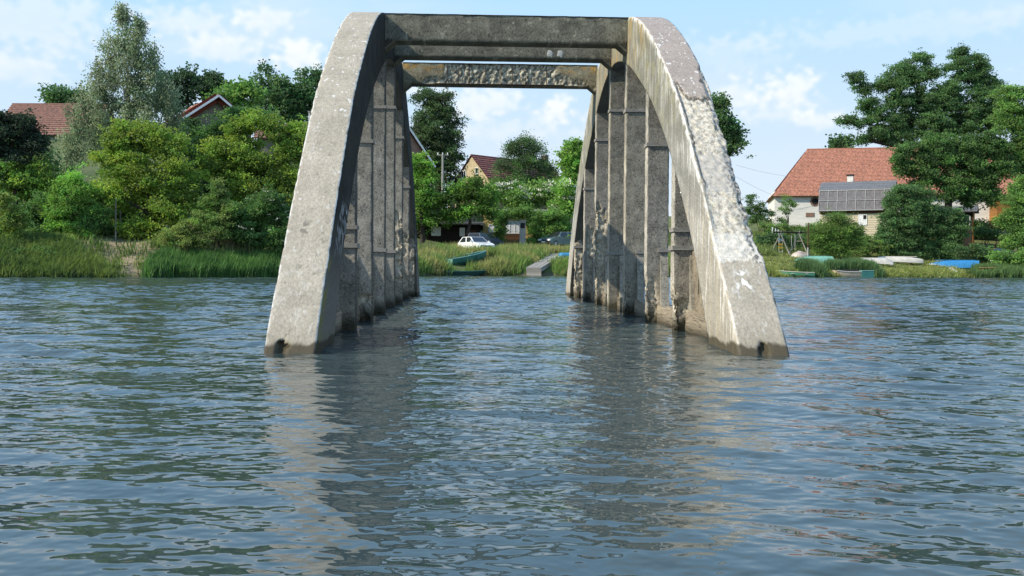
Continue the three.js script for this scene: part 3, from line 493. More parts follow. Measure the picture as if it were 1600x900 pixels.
// grey shed with battened panels
{ const d = 103, turn = -.5, L = 7.72, W = 4.5, bl = at(1279, 331, d), yb = bl.y - 3.2, corner = V3(bl.x, 0, bl.z), p = corner.clone().sub(V3(-L / 2, 0, W / 2 + .35).applyAxisAngle(UPV, turn));
  const sh = thing('shed', 'cream boarded shed with grey battened roof panels and a white chimney', 'shed', [p.x, yb, p.z], turn);
  const zf = W / 2, y1 = 3.2, y2 = yAt(1280, 298, d) - yb, y3 = yAt(1300, 283, d) - yb;
  const nb = 13; for (let k = 0; k < nb; k++) part('wall_board', box(L - .3, y1 / nb - .012, .05 + .012 * (k % 2), 0, y1 * (k + .5) / nb, zf - .03), B.cream, sh);
  part('wall', box(L - .32, y1, .1, 0, y1 / 2, zf - .12), B.darkWood, sh); part('wall', box(.1, y1, W - .3, -L / 2 + .2, y1 / 2, 0), B.darkWood, sh); part('wall', box(L - .32, y1, .1, 0, y1 / 2, -zf + .12), B.darkWood, sh);
  part('frieze', box(L - .1, .26, .07, 0, y1 - .1, zf + .035), B.brownWood, sh);
  const g = polyWall([[-zf, 0], [zf, 0], [zf + .15, y1], [zf - .25, y2], [0, y3 - .05], [-zf + .25, y2], [-zf - .15, y1]], .1); g.rotateY(Math.PI / 2); g.translate(L / 2 - .05, 0, 0); part('gable_wall', g, B.cream, sh);
  const sw = windowIn(sh, .72, 2.25, .86, 1.15, zf + .03, 0, 2, B.curtain); part('dark_pane', box(.3, .4, .03, .95, 2.55, zf + .05), B.black, sh);
  const lo = (x, t) => V3(x, mix(y1 + .02, y2, t), mix(zf + .35, zf - .2, t));
  part('roof', [courses(lo(-L / 2, 0), lo(L / 2, 0), lo(L / 2, 1), lo(-L / 2, 1), 1, 0, .03)], B.feltLow, sh);
  const N = 8; for (let r = 0; r < 2; r++) for (let k = 0; k < N; k++) { const x0 = -L / 2 + L * k / N + .05, x1 = x0 + L / N - .1, t0 = r * .5 + .04, t1 = t0 + .42; part('roof_panel', courses(lo(x0, t0), lo(x1, t0), lo(x1, t1), lo(x0, t1), 1, .015 + .01 * rnd(), .035), B.feltLow, sh); }
  const off = V3(0, .05, .07); for (let k = 0; k <= N; k++) { const x = -L / 2 + L * k / N; part('batten', beamBox(lo(x, 0).add(off), lo(x, 1).add(off), .05, .05), B.lath, sh); }
  for (const t of [.015, .5, .985]) part('batten', beamBox(lo(-L / 2 - .05, t).add(off), lo(L / 2 + .05, t).add(off), t > .9 ? .09 : .06, .055), B.lath, sh);
  part('upper_roof', [courses(V3(-L / 2 - .1, y2 + .05, zf - .15), V3(L / 2 + .1, y2 + .05, zf - .15), V3(L / 2 + .1, y3, 0), V3(-L / 2 - .1, y3, 0), 3, .01, .04), courses(V3(L / 2 + .1, y2, -zf + .15), V3(-L / 2 - .1, y2, -zf + .15), V3(-L / 2 - .1, y3, 0), V3(L / 2 + .1, y3, 0), 3, .01, .04)], B.felt, sh);
  const tri = new THREE.Shape([new THREE.Vector2(0, 0), new THREE.Vector2(.42, .75), new THREE.Vector2(.42, -.1)]), tg = new THREE.ExtrudeGeometry(tri, { depth: .02, bevelEnabled: false }); tg.rotateX(-.28); tg.translate(L * .5 - 1.6, y1 + .38, zf + .28); part('torn_flap', tg, B.cream, sh);
  const c = part('chimney', box(.62, .95, .5, -.9, y3 + .25, -.3), B.white, sh); part('chimney_cap', box(.78, .12, .66, -.9, y3 + .78, -.3), B.black, c); }
// small dark hut behind the big bush
{ const p = ground(1490, 104), h = thing('hut', 'small dark wooden hut with an orange side wall behind the big bush', 'hut', [p.x, p.y - .1, p.z], -.55);
  part('wall', box(3.6, 4.1, 3, 0, 2.05, -1.5), B.darkWood, h); part('side_wall', box(.08, 4, 2.9, 1.845, 2.0, -1.5), B.orangeWood, h); windowIn(h, 1.2, 3.1, .7, 1.0, .03, 0, 2);
  part('roof', [courses(V3(-2.2, 4.05, .5), V3(2.3, 4.05, .5), V3(2.3, 4.75, -1.5), V3(-2.2, 4.75, -1.5), 4), courses(V3(2.3, 4.05, -3.4), V3(-2.2, 4.05, -3.4), V3(-2.2, 4.75, -1.5), V3(2.3, 4.75, -1.5), 4)], B.felt, h); }
// dark wooden cabin under the maples, yellow cottage with flat roof
{ const d = 89, p = at(700, 388, d), yb = yAt(700, 390, d); const h = thing('cabin', 'dark brown wooden cabin in deep shade behind the white car', 'cabin', [p.x, yb, p.z], .05), L = 6.2;
  for (let k = 0; k < 11; k++) part('wall_board', box(L, .215, .05 + .014 * (k % 2), 0, .12 + k * .225, 0), B.darkWood, h); part('wall', box(L - .1, 2.5, .1, 0, 1.25, -.1), B.darkWood, h); for (const s of [-1, 1]) part('wall', box(.1, 2.5, 3, s * (L / 2 - .05), 1.25, -1.6), B.darkWood, h);
  part('roof', box(L + .8, .16, 4.2, 0, 2.6, -1.4, 0, .05), B.felt, h); windowIn(h, -1.15, 1.75, .85, .8, .06, 0, 1, B.curtain); windowIn(h, 1.35, 1.7, .45, .75, .06, 0, 2, B.curtain); part('door', box(.85, 1.9, .05, 2.3, .96, .05), B.brownWood, h); }
{ const d = 91, p = at(812, 385, d), yb = yAt(790, 388, d); const h = thing('cottage', 'yellow cottage with flat roof and white curtained windows under hanging ivy', 'cottage', [p.x, yb, p.z], -.04), L = 7.2, H = yAt(800, 331, d) - yb;
  part('wall', box(L, H, 3.4, .0, H / 2, -1.7), B.yellow, h); part('roof', box(L + .9, .2, 4.4, .15, H + .12, -1.7), B.concrete, h); part('roof_edge', box(L + 1, .12, .06, .15, H + .1, .54), B.lath, h);
  windowIn(h, -2.35, 1.95, 1.35, .75, .04, 0, 3, B.curtain); windowIn(h, -.72, 2.05, 1.5, 1.15, .04, 0, 3, B.curtain); part('apron_board', box(1.8, .55, .06, -.75, 1.12, .05), B.brownWood, h); part('apron_board', box(1.8, .2, .08, -.75, .66, .05), B.darkWood, h); }
{ const d = 87, p = ground(816, d), yb = yAt(816, 386, d), h = thing('gate_pillar', 'pale square gate pillar with a dark niche beside the yellow cottage', 'pillar', [p.x, Math.min(yb, p.y), p.z]); const H = yAt(816, 346, d) - Math.min(yb, p.y);
  part('shaft', box(.55, H, .5, 0, H / 2, 0), B.concrete, h); part('cap', box(.68, .1, .62, 0, H + .05, 0), B.greyWood, h); part('niche', box(.4, .5, .03, 0, H - .4, .255), B.black, h); }
// utility pole
{ const d = 97, p = ground(691, d), yb = land(p.x, p.z), top = yAt(691, 241, d), h = thing('utility_pole', 'slim grey utility pole with a short crossarm in front of the dark tree', 'pole', [p.x, yb, p.z]); part('shaft', bar(V3(0, 0, 0), V3(0, top - yb, 0), .16, .11, 10), B.concrete, h); part('crossarm', beamBox(V3(-.62, top - yb - .12, 0), V3(.62, top - yb - .12, 0), .1, .1), B.greyWood, h);
  for (const x of [-.5, 0, .5]) part('insulator', new THREE.CylinderGeometry(.045, .06, .2, 8).translate(x, top - yb + .03, 0), B.board, h); }

// ------------------------------------------------------------------ trees, shrubs, reeds and grass
const leafMat = (t = .45) => new THREE.MeshPhysicalMaterial({ color: col(1, 1, 1), roughness: 1, transmission: t, thickness: 0, specularIntensity: .5, side: THREE.DoubleSide });
const M_LEAF = leafMat(.45), M_BARK = matte(.075, .058, .042, woodTex, 1), M_BARKPALE = matte(.34, .32, .28, woodTex, 1), M_PETAL = new THREE.MeshStandardMaterial({ color: col(.8, .77, .62), roughness: .9, side: THREE.DoubleSide });
function cluster(n, size, flat, droop, long = 1) {                      // a sprig of folded leaves within a unit ball
  const P = [], I = [];
  for (let k = 0; k < n; k++) {
    const d = V3(gauss(), gauss() * flat, gauss()).multiplyScalar(.42), out = V3(d.x, 0, d.z).normalize().multiplyScalar(.8).add(V3(rr(-.5, .5), rr(-.3, .5) - droop, rr(-.5, .5))).normalize();
    const side = V3(rr(-1, 1), rr(-.35, .35), rr(-1, 1)).cross(out).normalize(), s = size * rr(.7, 1.25), nrm = out.clone().cross(side).normalize(), o = P.length / 3;
    const tip = d.clone().addScaledVector(out, s * long), L = d.clone().addScaledVector(out, s * long * .45).addScaledVector(side, s * .36).addScaledVector(nrm, s * .12), R = d.clone().addScaledVector(out, s * long * .45).addScaledVector(side, -s * .36).addScaledVector(nrm, s * .12);
    for (const v of [d, L, tip, R]) P.push(v.x, v.y, v.z); I.push(o, o + 2, o + 1, o, o + 3, o + 2);
  }
  const g = new THREE.BufferGeometry(); g.setAttribute('position', new THREE.Float32BufferAttribute(P, 3)); g.setIndex(I); const q = g.toNonIndexed(); q.computeVertexNormals(); return q;
}
const SPRIG = { broad: cluster(27, .38, .66, .05), birch: cluster(20, .30, 1.1, .55), fine: cluster(26, .29, .8, .0, 1.3), far: cluster(26, .46, .72, 0), blossom: cluster(16, .36, .35, -.4) };
const mtx = new THREE.Matrix4(), quat = new THREE.Quaternion(), eul = new THREE.Euler(), cc = new THREE.Color();
function instances(name, geo, mat, list, parent) {                       // list of [x, y, z, scale, r, g, b, stretch]
  const im = new THREE.InstancedMesh(geo, mat, list.length); im.name = name;
  list.forEach((q, i) => { quat.setFromEuler(eul.set(rr(-.35, .35), rr(0, 6.283), rr(-.35, .35))); mtx.compose(V3(q[0], q[1], q[2]), quat, V3(q[3], q[3] * (q[7] || 1), q[3])); im.setMatrixAt(i, mtx); im.setColorAt(i, cc.setRGB(q[4], q[5], q[6])); });
  im.castShadow = im.receiveShadow = true; im.userData.kind = 'stuff'; parent.add(im); return im;
}
function limb(p0, p1, r0, r1, sag, n = 5, sides = 6) {
  const out = []; let a = p0.clone(); for (let k = 1; k <= n; k++) { const t = k / n, b = p0.clone().lerp(p1, t); b.y += Math.sin(t * Math.PI) * sag; b.x += (k < n ? rr(-.12, .12) : 0); b.z += (k < n ? rr(-.12, .12) : 0); out.push(bar(a, b, mix(r0, r1, (k - 1) / n), mix(r0, r1, t), sides, false)); a = b; } return out;
}
// lobes: [px, py, rx, ry, (depth shift)] say where the masses of foliage hang, at distance d
function tree(o) {
  const d = o.d, lob = o.lobes.map((l) => { const dd = d + (l[4] || 0), c = at(l[0], l[1], dd); const cut = .26 * (o.puff ?? clamp(d / 95, .55, 1.3)); return { c, rx: Math.max(l[2] * (o.grow ?? 1) * dd / F - cut, .25), ry: Math.max(l[3] * (o.grow ?? 1) * dd / F - cut * .8, .22) }; });
  const bx = o.base ?? o.lobes.reduce((s, l) => s + l[0], 0) / o.lobes.length, b = ground(bx, d);
  const t = thing(o.name, o.label, o.cat || 'tree', [b.x, b.y, b.z], 0, o.group), L = lob.map((l) => ({ c: l.c.clone().sub(b), rx: l.rx, ry: l.ry }));
  const top = Math.max(...L.map((l) => l.c.y)), low = Math.min(...L.map((l) => l.c.y - l.ry)), trunkTop = o.fork ?? Math.max(.25 * top, Math.min(low + .3 * (top - low), .6 * top)), r = o.r ?? clamp(top * .028, .035, .5);
  const cx = L.reduce((s, l) => s + l.c.x, 0) / L.length * .5, wood = limb(V3(0, -.3, 0), V3(cx, trunkTop, 0), r * 1.25, r * .75, 0, 4, 9);
  const forks = o.stems ? [] : null; if (o.stems) for (let k = 0; k < o.stems; k++) { const e = L[k % L.length].c; wood.push(...limb(V3(rr(-.3, .3), -.2, rr(-.2, .2)), e.clone().multiplyScalar(.8), r * .8, r * .3, .1)); }
  const fork = V3(cx, trunkTop, 0), order = L.slice().sort((a, b) => a.c.distanceTo(fork) - b.c.distanceTo(fork)), done = [];
  for (const l of order) {
    let from = fork, best = l.c.distanceTo(fork) * .8; for (const q of done) { const dd = q.c.distanceTo(l.c); if (dd < best && q.c.y < l.c.y + l.ry) { best = dd; from = q.c; } }
    const far = from.distanceTo(fork), r0 = far < .01 ? r * (L.length > 8 ? .46 : .5) : r * clamp(.30 - far * .012, .12, .3);
    wood.push(...limb(far < .01 ? V3(cx * .95, trunkTop * rr(.82, 1), 0) : from, l.c, r0, r0 * .45, rr(-.1, .35))); done.push(l);
    for (let k = 0; k < (o.twigs ?? 2); k++) { const e = l.c.clone().add(V3(rr(-1, 1) * l.rx * .8, rr(-.2, .9) * l.ry, rr(-1, 1) * l.rx * .7)); wood.push(...limb(l.c.clone().lerp(from, .3), e, r0 * .35, r0 * .1, .1, 3, 4)); }
  }
  part('trunk', wood, o.bark || M_BARK, t);
  const list = [], kind = o.leaf || 'broad', pr = o.puff ?? clamp(d / 95, .55, 1.3), sc = o.size ?? pr * .62, hue = o.hue ?? .18, [cr, cg, cb] = o.c, alt = o.c2 || o.c;
  const mass = L.slice(); if (kind !== 'far' && kind !== 'birch' && o.sub !== 0) for (const l of L) for (let k = 0; k < 3; k++) { const v = V3(gauss(), gauss() + .3, gauss()).normalize(), q = rr(.38, .62); mass.push({ c: l.c.clone().add(V3(v.x * l.rx * .8, v.y * l.ry * .8, v.z * l.rx * .75)), rx: l.rx * q, ry: l.ry * q, small: true }); }
  for (const l of mass) {
    const rz = Math.min(l.rx, l.ry * 1.3) * .95, area = l.rx * l.ry + l.rx * rz + l.ry * rz, np = Math.max(l.small ? 2 : 5, Math.round((l.small ? .8 : .85) * area / (pr * pr) * 2.0 * (o.dens ?? 1)));
    for (let k = 0; k < np; k++) {
      const v = V3(gauss(), gauss() + .18, gauss()).normalize(), q = .45 + .55 * Math.pow(rnd(), .45), c = l.c.clone().add(V3(v.x * l.rx * q, v.y * l.ry * q, v.z * rz * q)), m = rnd(), f = rr(.62, 1.35);
      const pc = [mix(cr, alt[0], m) * f, mix(cg, alt[1], m) * f, mix(cb, alt[2], m) * f], n = Math.round((o.n ?? 11) * .72 * rr(.5, 1.4)), ps = pr * rr(.7, 1.25);
      for (let i = 0; i < n; i++) {
        let x = gauss() * ps * .38, y = gauss() * ps * .29, z = gauss() * ps * .38; y -= (x * x + z * z) * .3 / ps; if (rnd() < .13) { const k2 = rr(1.5, 2.3); x *= k2; y *= k2; z *= k2; } const g = rr(1 - hue, 1 + hue), h = rr(1 - hue, 1 + hue);
        if (kind === 'birch') { y = -Math.pow(rnd(), .7) * ps * 2.1; x *= .55 + .25 * rnd(); z *= .6; }
        list.push([c.x + x, c.y + y, c.z + z, sc * rr(.7, 1.25), pc[0] * g * h, pc[1] * g, pc[2] * g, kind === 'birch' ? 1.5 : 1]);
      }
    }
  }
  const cr2 = instances('crown', SPRIG[kind], M_LEAF, list, t);
  if (o.blossom) { const fl = []; for (const l of L) for (let k = 0; k < o.blossom; k++) { const v = V3(gauss(), Math.abs(gauss()) * .8, Math.abs(gauss())).normalize(); fl.push([l.c.x + v.x * (l.rx + .3), l.c.y + v.y * (l.ry + .3), l.c.z + v.z * (l.rx + .5), rr(.6, 1.2) * (o.bs || .34), 1, 1, 1]); } instances('blossom', SPRIG.blossom, M_PETAL, fl, t); }
  return t;
}
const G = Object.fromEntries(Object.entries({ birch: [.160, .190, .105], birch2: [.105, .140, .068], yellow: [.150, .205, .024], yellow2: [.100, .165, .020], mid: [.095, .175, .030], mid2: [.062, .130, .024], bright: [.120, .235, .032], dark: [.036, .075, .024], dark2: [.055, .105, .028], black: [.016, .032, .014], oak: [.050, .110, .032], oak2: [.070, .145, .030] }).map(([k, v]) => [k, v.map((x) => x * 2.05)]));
const shrubs = (o) => tree({ cat: 'shrub', name: 'shrub', stems: 3, twigs: 1, r: .05, ...o });

// --- left bank
tree({ name: 'oak_tree', label: 'dark oak wood crowns on the skyline close to the left arch', d: 135, leaf: 'far', c: G.dark, c2: G.dark2, lobes: [[420, 132, 26, 28], [445, 150, 30, 30], [428, 165, 34, 26], [450, 188, 40, 16], [408, 180, 24, 16]], n: 9 });
tree({ name: 'oak_tree', label: 'dark oak partly hidden behind the left arch on the skyline', d: 137, leaf: 'far', c: G.dark, c2: G.oak, lobes: [[470, 138, 26, 24], [495, 140, 26, 30], [475, 165, 40, 24], [515, 150, 22, 40]], n: 9 });
tree({ name: 'broad_tree', label: 'mid green rounded tree right of the red gable, below the skyline oaks', d: 122, leaf: 'far', c: G.mid2, c2: G.mid, lobes: [[362, 148, 26, 20], [390, 152, 24, 22], [375, 172, 34, 22], [405, 180, 26, 20]] });
tree({ name: 'pine_tree', label: 'dark feathery pine just right of the birch crown', d: 130, leaf: 'far', c: G.black, c2: G.dark, lobes: [[262, 128, 18, 18], [270, 142, 24, 22], [255, 158, 26, 20]], dens: .8 });
tree({ name: 'pine_tree', label: 'dark pine with a flat top, middle of the three skyline pines', d: 131, leaf: 'far', c: G.black, c2: G.dark, lobes: [[292, 122, 16, 13], [302, 134, 22, 18], [290, 150, 22, 18]], dens: .8 });
tree({ name: 'pine_tree', label: 'dark pine above the ridge of the red gabled house', d: 130, leaf: 'far', c: G.black, c2: G.dark, lobes: [[334, 124, 14, 14], [340, 136, 20, 18], [325, 150, 22, 16]], dens: .8 });
tree({ name: 'broad_tree', label: 'small round dark tree standing over the long brown roof', d: 122, leaf: 'far', c: G.dark, c2: G.dark2, lobes: [[86, 154, 13, 11], [100, 152, 12, 10], [93, 162, 20, 10], [118, 156, 10, 9]], base: 93 });
tree({ name: 'birch_tree', label: 'tall weeping silver green birch rising above the bank', d: 66, leaf: 'birch', bark: M_BARKPALE, base: 205, r: .26, fork: 9, c: G.birch, c2: G.birch2, dens: .95, puff: .62, size: .40, n: 11, twigs: 3,
  lobes: [[190, 10, 7, 12], [216, 22, 8, 12], [188, 26, 13, 22], [213, 34, 14, 20], [178, 60, 24, 26], [222, 62, 26, 26], [200, 88, 36, 28], [163, 98, 22, 26], [243, 92, 18, 22], [240, 128, 34, 30], [268, 150, 20, 26], [190, 130, 42, 30], [150, 142, 32, 28], [128, 170, 26, 26], [180, 172, 44, 30], [232, 172, 42, 30], [140, 205, 40, 28], [200, 208, 44, 26], [112, 222, 22, 24], [262, 188, 26, 24]] });
tree({ name: 'plum_tree', label: 'nearly black leaved tree at the left edge before the brown roof', d: 60, c: G.black, c2: [.022, .036, .016], lobes: [[8, 190, 26, 20], [36, 200, 26, 20], [15, 220, 36, 24], [50, 222, 18, 16], [0, 245, 36, 24], [40, 250, 26, 18]], puff: .6 });
tree({ name: 'maple_tree', label: 'yellow green maple with layered foliage in front of the birch', d: 59, c: G.yellow, c2: G.yellow2, puff: .74, size: .40, n: 15, dens: .66, lobes: [[205, 202, 24, 18], [184, 222, 26, 20], [240, 206, 26, 20], [222, 240, 38, 26], [268, 236, 30, 26], [180, 262, 36, 26], [232, 282, 44, 28], [285, 272, 32, 28], [170, 302, 34, 26], [222, 322, 44, 26], [275, 318, 36, 28], [200, 352, 38, 20], [258, 358, 44, 20]] });
tree({ name: 'maple_tree', label: 'dense green maple with yellow tips beside the left arch', d: 61, c: G.yellow2, c2: [.25, .35, .04], puff: .74, size: .40, n: 15, dens: .7, lobes: [[372, 208, 26, 20], [405, 196, 30, 18], [440, 212, 30, 22], [470, 208, 26, 18], [345, 236, 26, 20], [382, 240, 36, 26], [428, 250, 38, 26], [470, 245, 30, 28], [360, 275, 36, 26], [410, 285, 44, 28], [460, 290, 34, 30], [330, 262, 24, 24], [395, 320, 50, 24]] });
tree({ name: 'broad_tree', label: 'mid green tree in the dip between the two maples, under the red gable', d: 70, c: G.mid2, c2: G.dark2, lobes: [[300, 206, 26, 18], [330, 214, 26, 18], [300, 230, 34, 22], [320, 255, 30, 22], [345, 205, 20, 16], [372, 182, 22, 12], [410, 182, 22, 12]] });
tree({ name: 'sapling', label: 'bright green young tree at the water beside the dirt path', d: 57.5, r: .06, c: G.bright, c2: G.mid, puff: .45, size: .30, dens: .8, lobes: [[112, 278, 16, 14], [98, 298, 20, 14], [126, 302, 18, 16], [90, 325, 20, 16], [118, 334, 28, 20], [140, 320, 14, 14], [100, 358, 26, 16], [128, 360, 22, 14], [88, 345, 16, 14]] });
shrubs({ label: 'mid green shrub in front of the dark tree, left of the fence post', d: 60, c: G.mid, c2: G.yellow2, lobes: [[20, 262, 30, 18], [60, 268, 28, 18], [40, 290, 40, 20], [85, 290, 24, 18]] });
shrubs({ label: 'yellow tipped shrub at the left edge of the bank', d: 54, c: [.22, .28, .04], c2: G.mid, lobes: [[5, 310, 14, 16], [18, 330, 14, 14], [8, 352, 24, 20], [22, 378, 22, 20], [5, 400, 26, 20]], puff: .5, size: .32 });
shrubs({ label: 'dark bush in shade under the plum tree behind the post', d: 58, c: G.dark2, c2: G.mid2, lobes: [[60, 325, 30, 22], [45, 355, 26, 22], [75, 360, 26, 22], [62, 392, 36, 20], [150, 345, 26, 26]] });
shrubs({ label: 'dark undergrowth bush right of the fence posts', d: 61, c: G.dark2, c2: G.mid2, lobes: [[205, 345, 26, 22], [235, 372, 26, 16], [260, 385, 26, 14], [180, 350, 20, 22]] });
shrubs({ label: 'pale green spiky shrub standing before the right maple', d: 56, c: [.19, .25, .06], c2: G.mid, lobes: [[340, 296, 10, 14], [334, 318, 16, 14], [350, 330, 20, 16], [325, 348, 24, 16], [345, 362, 24, 16]], puff: .42, size: .28 });
shrubs({ label: 'dark hawthorn bush with small white flowers beside the left arch', d: 57, c: G.dark2, c2: G.mid2, lobes: [[385, 330, 26, 22], [420, 322, 30, 24], [440, 350, 28, 26], [395, 362, 34, 24], [370, 352, 20, 20], [430, 380, 32, 16]], blossom: 5, bs: .13, puff: .5 });
shrubs({ label: 'low yellow green bush above the reeds', d: 55.5, c: [.25, .28, .07], c2: G.mid, lobes: [[268, 370, 18, 12], [290, 360, 16, 12], [285, 382, 28, 12], [310, 378, 20, 12]], puff: .42, size: .28 });

shrubs({ label: 'dark water side bush at the left edge below the yellow tipped shrub', d: 52.6, c: G.dark2, c2: G.mid2, lobes: [[8, 412, 26, 12], [38, 418, 22, 10], [25, 400, 20, 12]], puff: .42, size: .3 });
shrubs({ label: 'low dark bush overhanging the water left of the young tree', d: 53, c: G.dark2, c2: G.mid, lobes: [[62, 412, 22, 12], [84, 420, 18, 9], [70, 398, 18, 12]], puff: .42, size: .3 });
shrubs({ label: 'bright leafy shrub at the foot of the young tree', d: 54.6, c: G.bright, c2: G.mid, lobes: [[92, 385, 20, 12], [112, 392, 24, 14], [96, 404, 22, 10], [126, 404, 16, 10]], puff: .42, size: .3, sub: 0 });
shrubs({ label: 'low bush overhanging the water between young tree and dirt path', d: 54, c: G.mid2, c2: G.mid, lobes: [[135, 412, 18, 12], [122, 422, 16, 8], [150, 408, 10, 10]], puff: .4, size: .28 });

// --- seen through the bridge
tree({ name: 'poplar_tree', label: 'tall dark green tree seen through the bridge behind the utility pole', d: 108, c: G.dark2, c2: [.075, .11, .05], base: 683, puff: .8, lobes: [[668, 152, 18, 14], [690, 158, 20, 16], [672, 178, 24, 20], [702, 184, 18, 20], [680, 204, 30, 22], [708, 214, 14, 16], [676, 230, 30, 22], [700, 240, 22, 18], [655, 200, 12, 24], [690, 268, 26, 24]] });
tree({ name: 'chestnut_tree', label: 'bright green chestnut close to the left arch seen through the bridge', d: 85, c: G.bright, c2: [.10, .19, .02], puff: .7, n: 13, lobes: [[656, 258, 20, 16], [664, 280, 22, 18], [652, 304, 24, 20], [672, 316, 20, 18], [655, 340, 24, 14]] });
tree({ name: 'chestnut_tree', label: 'spreading bright green chestnut over the dark cabin', d: 85, c: G.bright, c2: [.085, .165, .02], puff: .7, n: 13, lobes: [[712, 296, 18, 11], [738, 290, 22, 11], [758, 302, 14, 11], [708, 310, 26, 14], [740, 309, 28, 13], [764, 318, 11, 9], [722, 330, 28, 12], [755, 330, 22, 10], [695, 338, 20, 12]] });
tree({ name: 'willow_tree', label: 'grey green willow in front of the red tiled roof', d: 101, c: [.085, .13, .06], c2: G.mid2, leaf: 'fine', puff: .72, n: 12, dens: .85, lobes: [[822, 222, 12, 12], [838, 232, 14, 12], [812, 240, 18, 12], [830, 254, 26, 16], [852, 262, 18, 16], [800, 232, 8, 8], [786, 262, 16, 14], [812, 280, 28, 18], [846, 288, 26, 18], [782, 284, 16, 14], [868, 292, 16, 16]] });
tree({ name: 'elder_shrub', cat: 'shrub', stems: 3, label: 'elder bush covered with white flower heads above the cottage roof', d: 94, c: G.mid2, c2: G.mid, lobes: [[780, 300, 18, 14], [800, 300, 20, 16], [808, 314, 22, 10], [835, 308, 22, 14], [858, 302, 14, 16]], blossom: 17, bs: .40, r: .06 });
tree({ name: 'elder_shrub', cat: 'shrub', stems: 3, label: 'elder bush with few white flowers beside the right arch', d: 90, c: G.bright, c2: G.mid, lobes: [[884, 296, 12, 14], [890, 318, 14, 14], [876, 330, 14, 12], [905, 310, 12, 18]], blossom: 10, bs: .42, r: .06 });
tree({ name: 'ash_tree', label: 'bright green ash behind the far end of the right arch', d: 96, c: G.mid, c2: G.bright, lobes: [[898, 232, 12, 14], [890, 252, 14, 14], [905, 262, 18, 18], [886, 278, 12, 14], [915, 245, 14, 20], [905, 290, 18, 16]], dens: .8 });
tree({ name: 'ivy', cat: 'climber', label: 'ivy hanging over the flat cottage roof and its right end', d: 88.6, c: G.mid2, c2: G.mid, stems: 2, r: .05, base: 845, puff: .45, size: .36, lobes: [[792, 335, 16, 6], [818, 332, 16, 7], [843, 336, 20, 8], [868, 338, 16, 10], [834, 352, 10, 14], [852, 362, 16, 16], [872, 358, 16, 14], [782, 345, 6, 14], [784, 365, 6, 12], [840, 375, 16, 12]] });
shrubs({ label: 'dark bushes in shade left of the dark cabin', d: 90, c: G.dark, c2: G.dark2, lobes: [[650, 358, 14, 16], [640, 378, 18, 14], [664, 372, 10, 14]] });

// --- right bank
tree({ name: 'oak_tree', label: 'lone dark tree behind the broken side of the right arch', d: 104, c: G.oak, c2: G.dark2, base: 1126, lobes: [[1122, 160, 6, 7], [1122, 184, 13, 11], [1136, 199, 11, 9], [1146, 215, 8, 6], [1128, 208, 16, 12], [1134, 230, 9, 6], [1110, 200, 14, 20], [1092, 226, 14, 12], [1104, 250, 14, 12], [1094, 270, 14, 12]], twigs: 4 });
tree({ name: 'oak_tree', label: 'great spreading oak standing above the red barn roof', d: 124, c: G.oak, c2: G.dark2, base: 1474, r: .62, fork: 10.5, grow: 1.02, puff: .8, n: 12, dens: .95, twigs: 3, lobes: [[1338, 122, 13, 10], [1349, 142, 14, 11], [1357, 164, 14, 12], [1322, 187, 15, 6], [1352, 192, 15, 9], [1372, 204, 18, 12], [1382, 132, 15, 14], [1402, 112, 16, 12], [1422, 102, 14, 12], [1444, 92, 15, 9], [1400, 138, 20, 16], [1428, 130, 20, 18], [1450, 118, 15, 14], [1404, 164, 22, 14], [1436, 160, 26, 18], [1424, 190, 28, 18], [1392, 190, 20, 14], [1498, 86, 18, 11], [1524, 100, 18, 12], [1538, 116, 14, 10], [1500, 108, 20, 14], [1514, 130, 22, 14], [1488, 140, 14, 14], [1468, 172, 26, 18], [1500, 168, 26, 18], [1528, 150, 22, 16], [1462, 205, 32, 16], [1345, 218, 16, 6], [1545, 140, 18, 16], [1555, 172, 20, 20], [1538, 188, 26, 20], [1502, 198, 32, 18], [1412, 212, 24, 14], [1380, 214, 20, 10], [1475, 150, 22, 16], [1455, 185, 26, 16], [1370, 178, 14, 14]] });
tree({ name: 'lime_tree', label: 'broad leafy tree between barn and shore with a dark leaning trunk', d: 96, c: G.oak2, c2: [.048, .105, .02], base: 1472, r: .45, fork: 6, puff: .75, n: 13, lobes: [[1408, 246, 15, 10], [1428, 236, 22, 14], [1430, 262, 24, 14], [1462, 226, 26, 16], [1465, 250, 30, 18], [1498, 232, 28, 18], [1502, 258, 30, 18], [1535, 226, 26, 18], [1538, 252, 28, 20], [1460, 276, 26, 12], [1496, 284, 26, 14], [1530, 284, 26, 16], [1560, 262, 22, 18], [1545, 306, 20, 16], [1520, 312, 18, 10], [1565, 232, 20, 14], [1440, 284, 18, 12], [1478, 298, 24, 11], [1508, 302, 20, 12], [1416, 262, 16, 10]] });
tree({ name: 'ash_tree', label: 'tall leafy tree at the right edge of the picture', d: 97, c: G.oak2, c2: G.mid, base: 1600, puff: .75, lobes: [[1572, 140, 15, 12], [1592, 150, 18, 14], [1580, 170, 24, 16], [1600, 185, 22, 20], [1578, 200, 22, 16], [1598, 222, 24, 18], [1586, 244, 20, 14], [1600, 262, 22, 18], [1562, 186, 14, 12]] });
tree({ name: 'alder_tree', label: 'low branching green tree at the right edge near the shore', d: 88, c: G.mid, c2: G.oak2, base: 1598, puff: .6, lobes: [[1598, 290, 20, 18], [1585, 310, 18, 16], [1600, 330, 22, 18], [1582, 346, 20, 16], [1598, 368, 24, 16], [1580, 378, 14, 12]] });
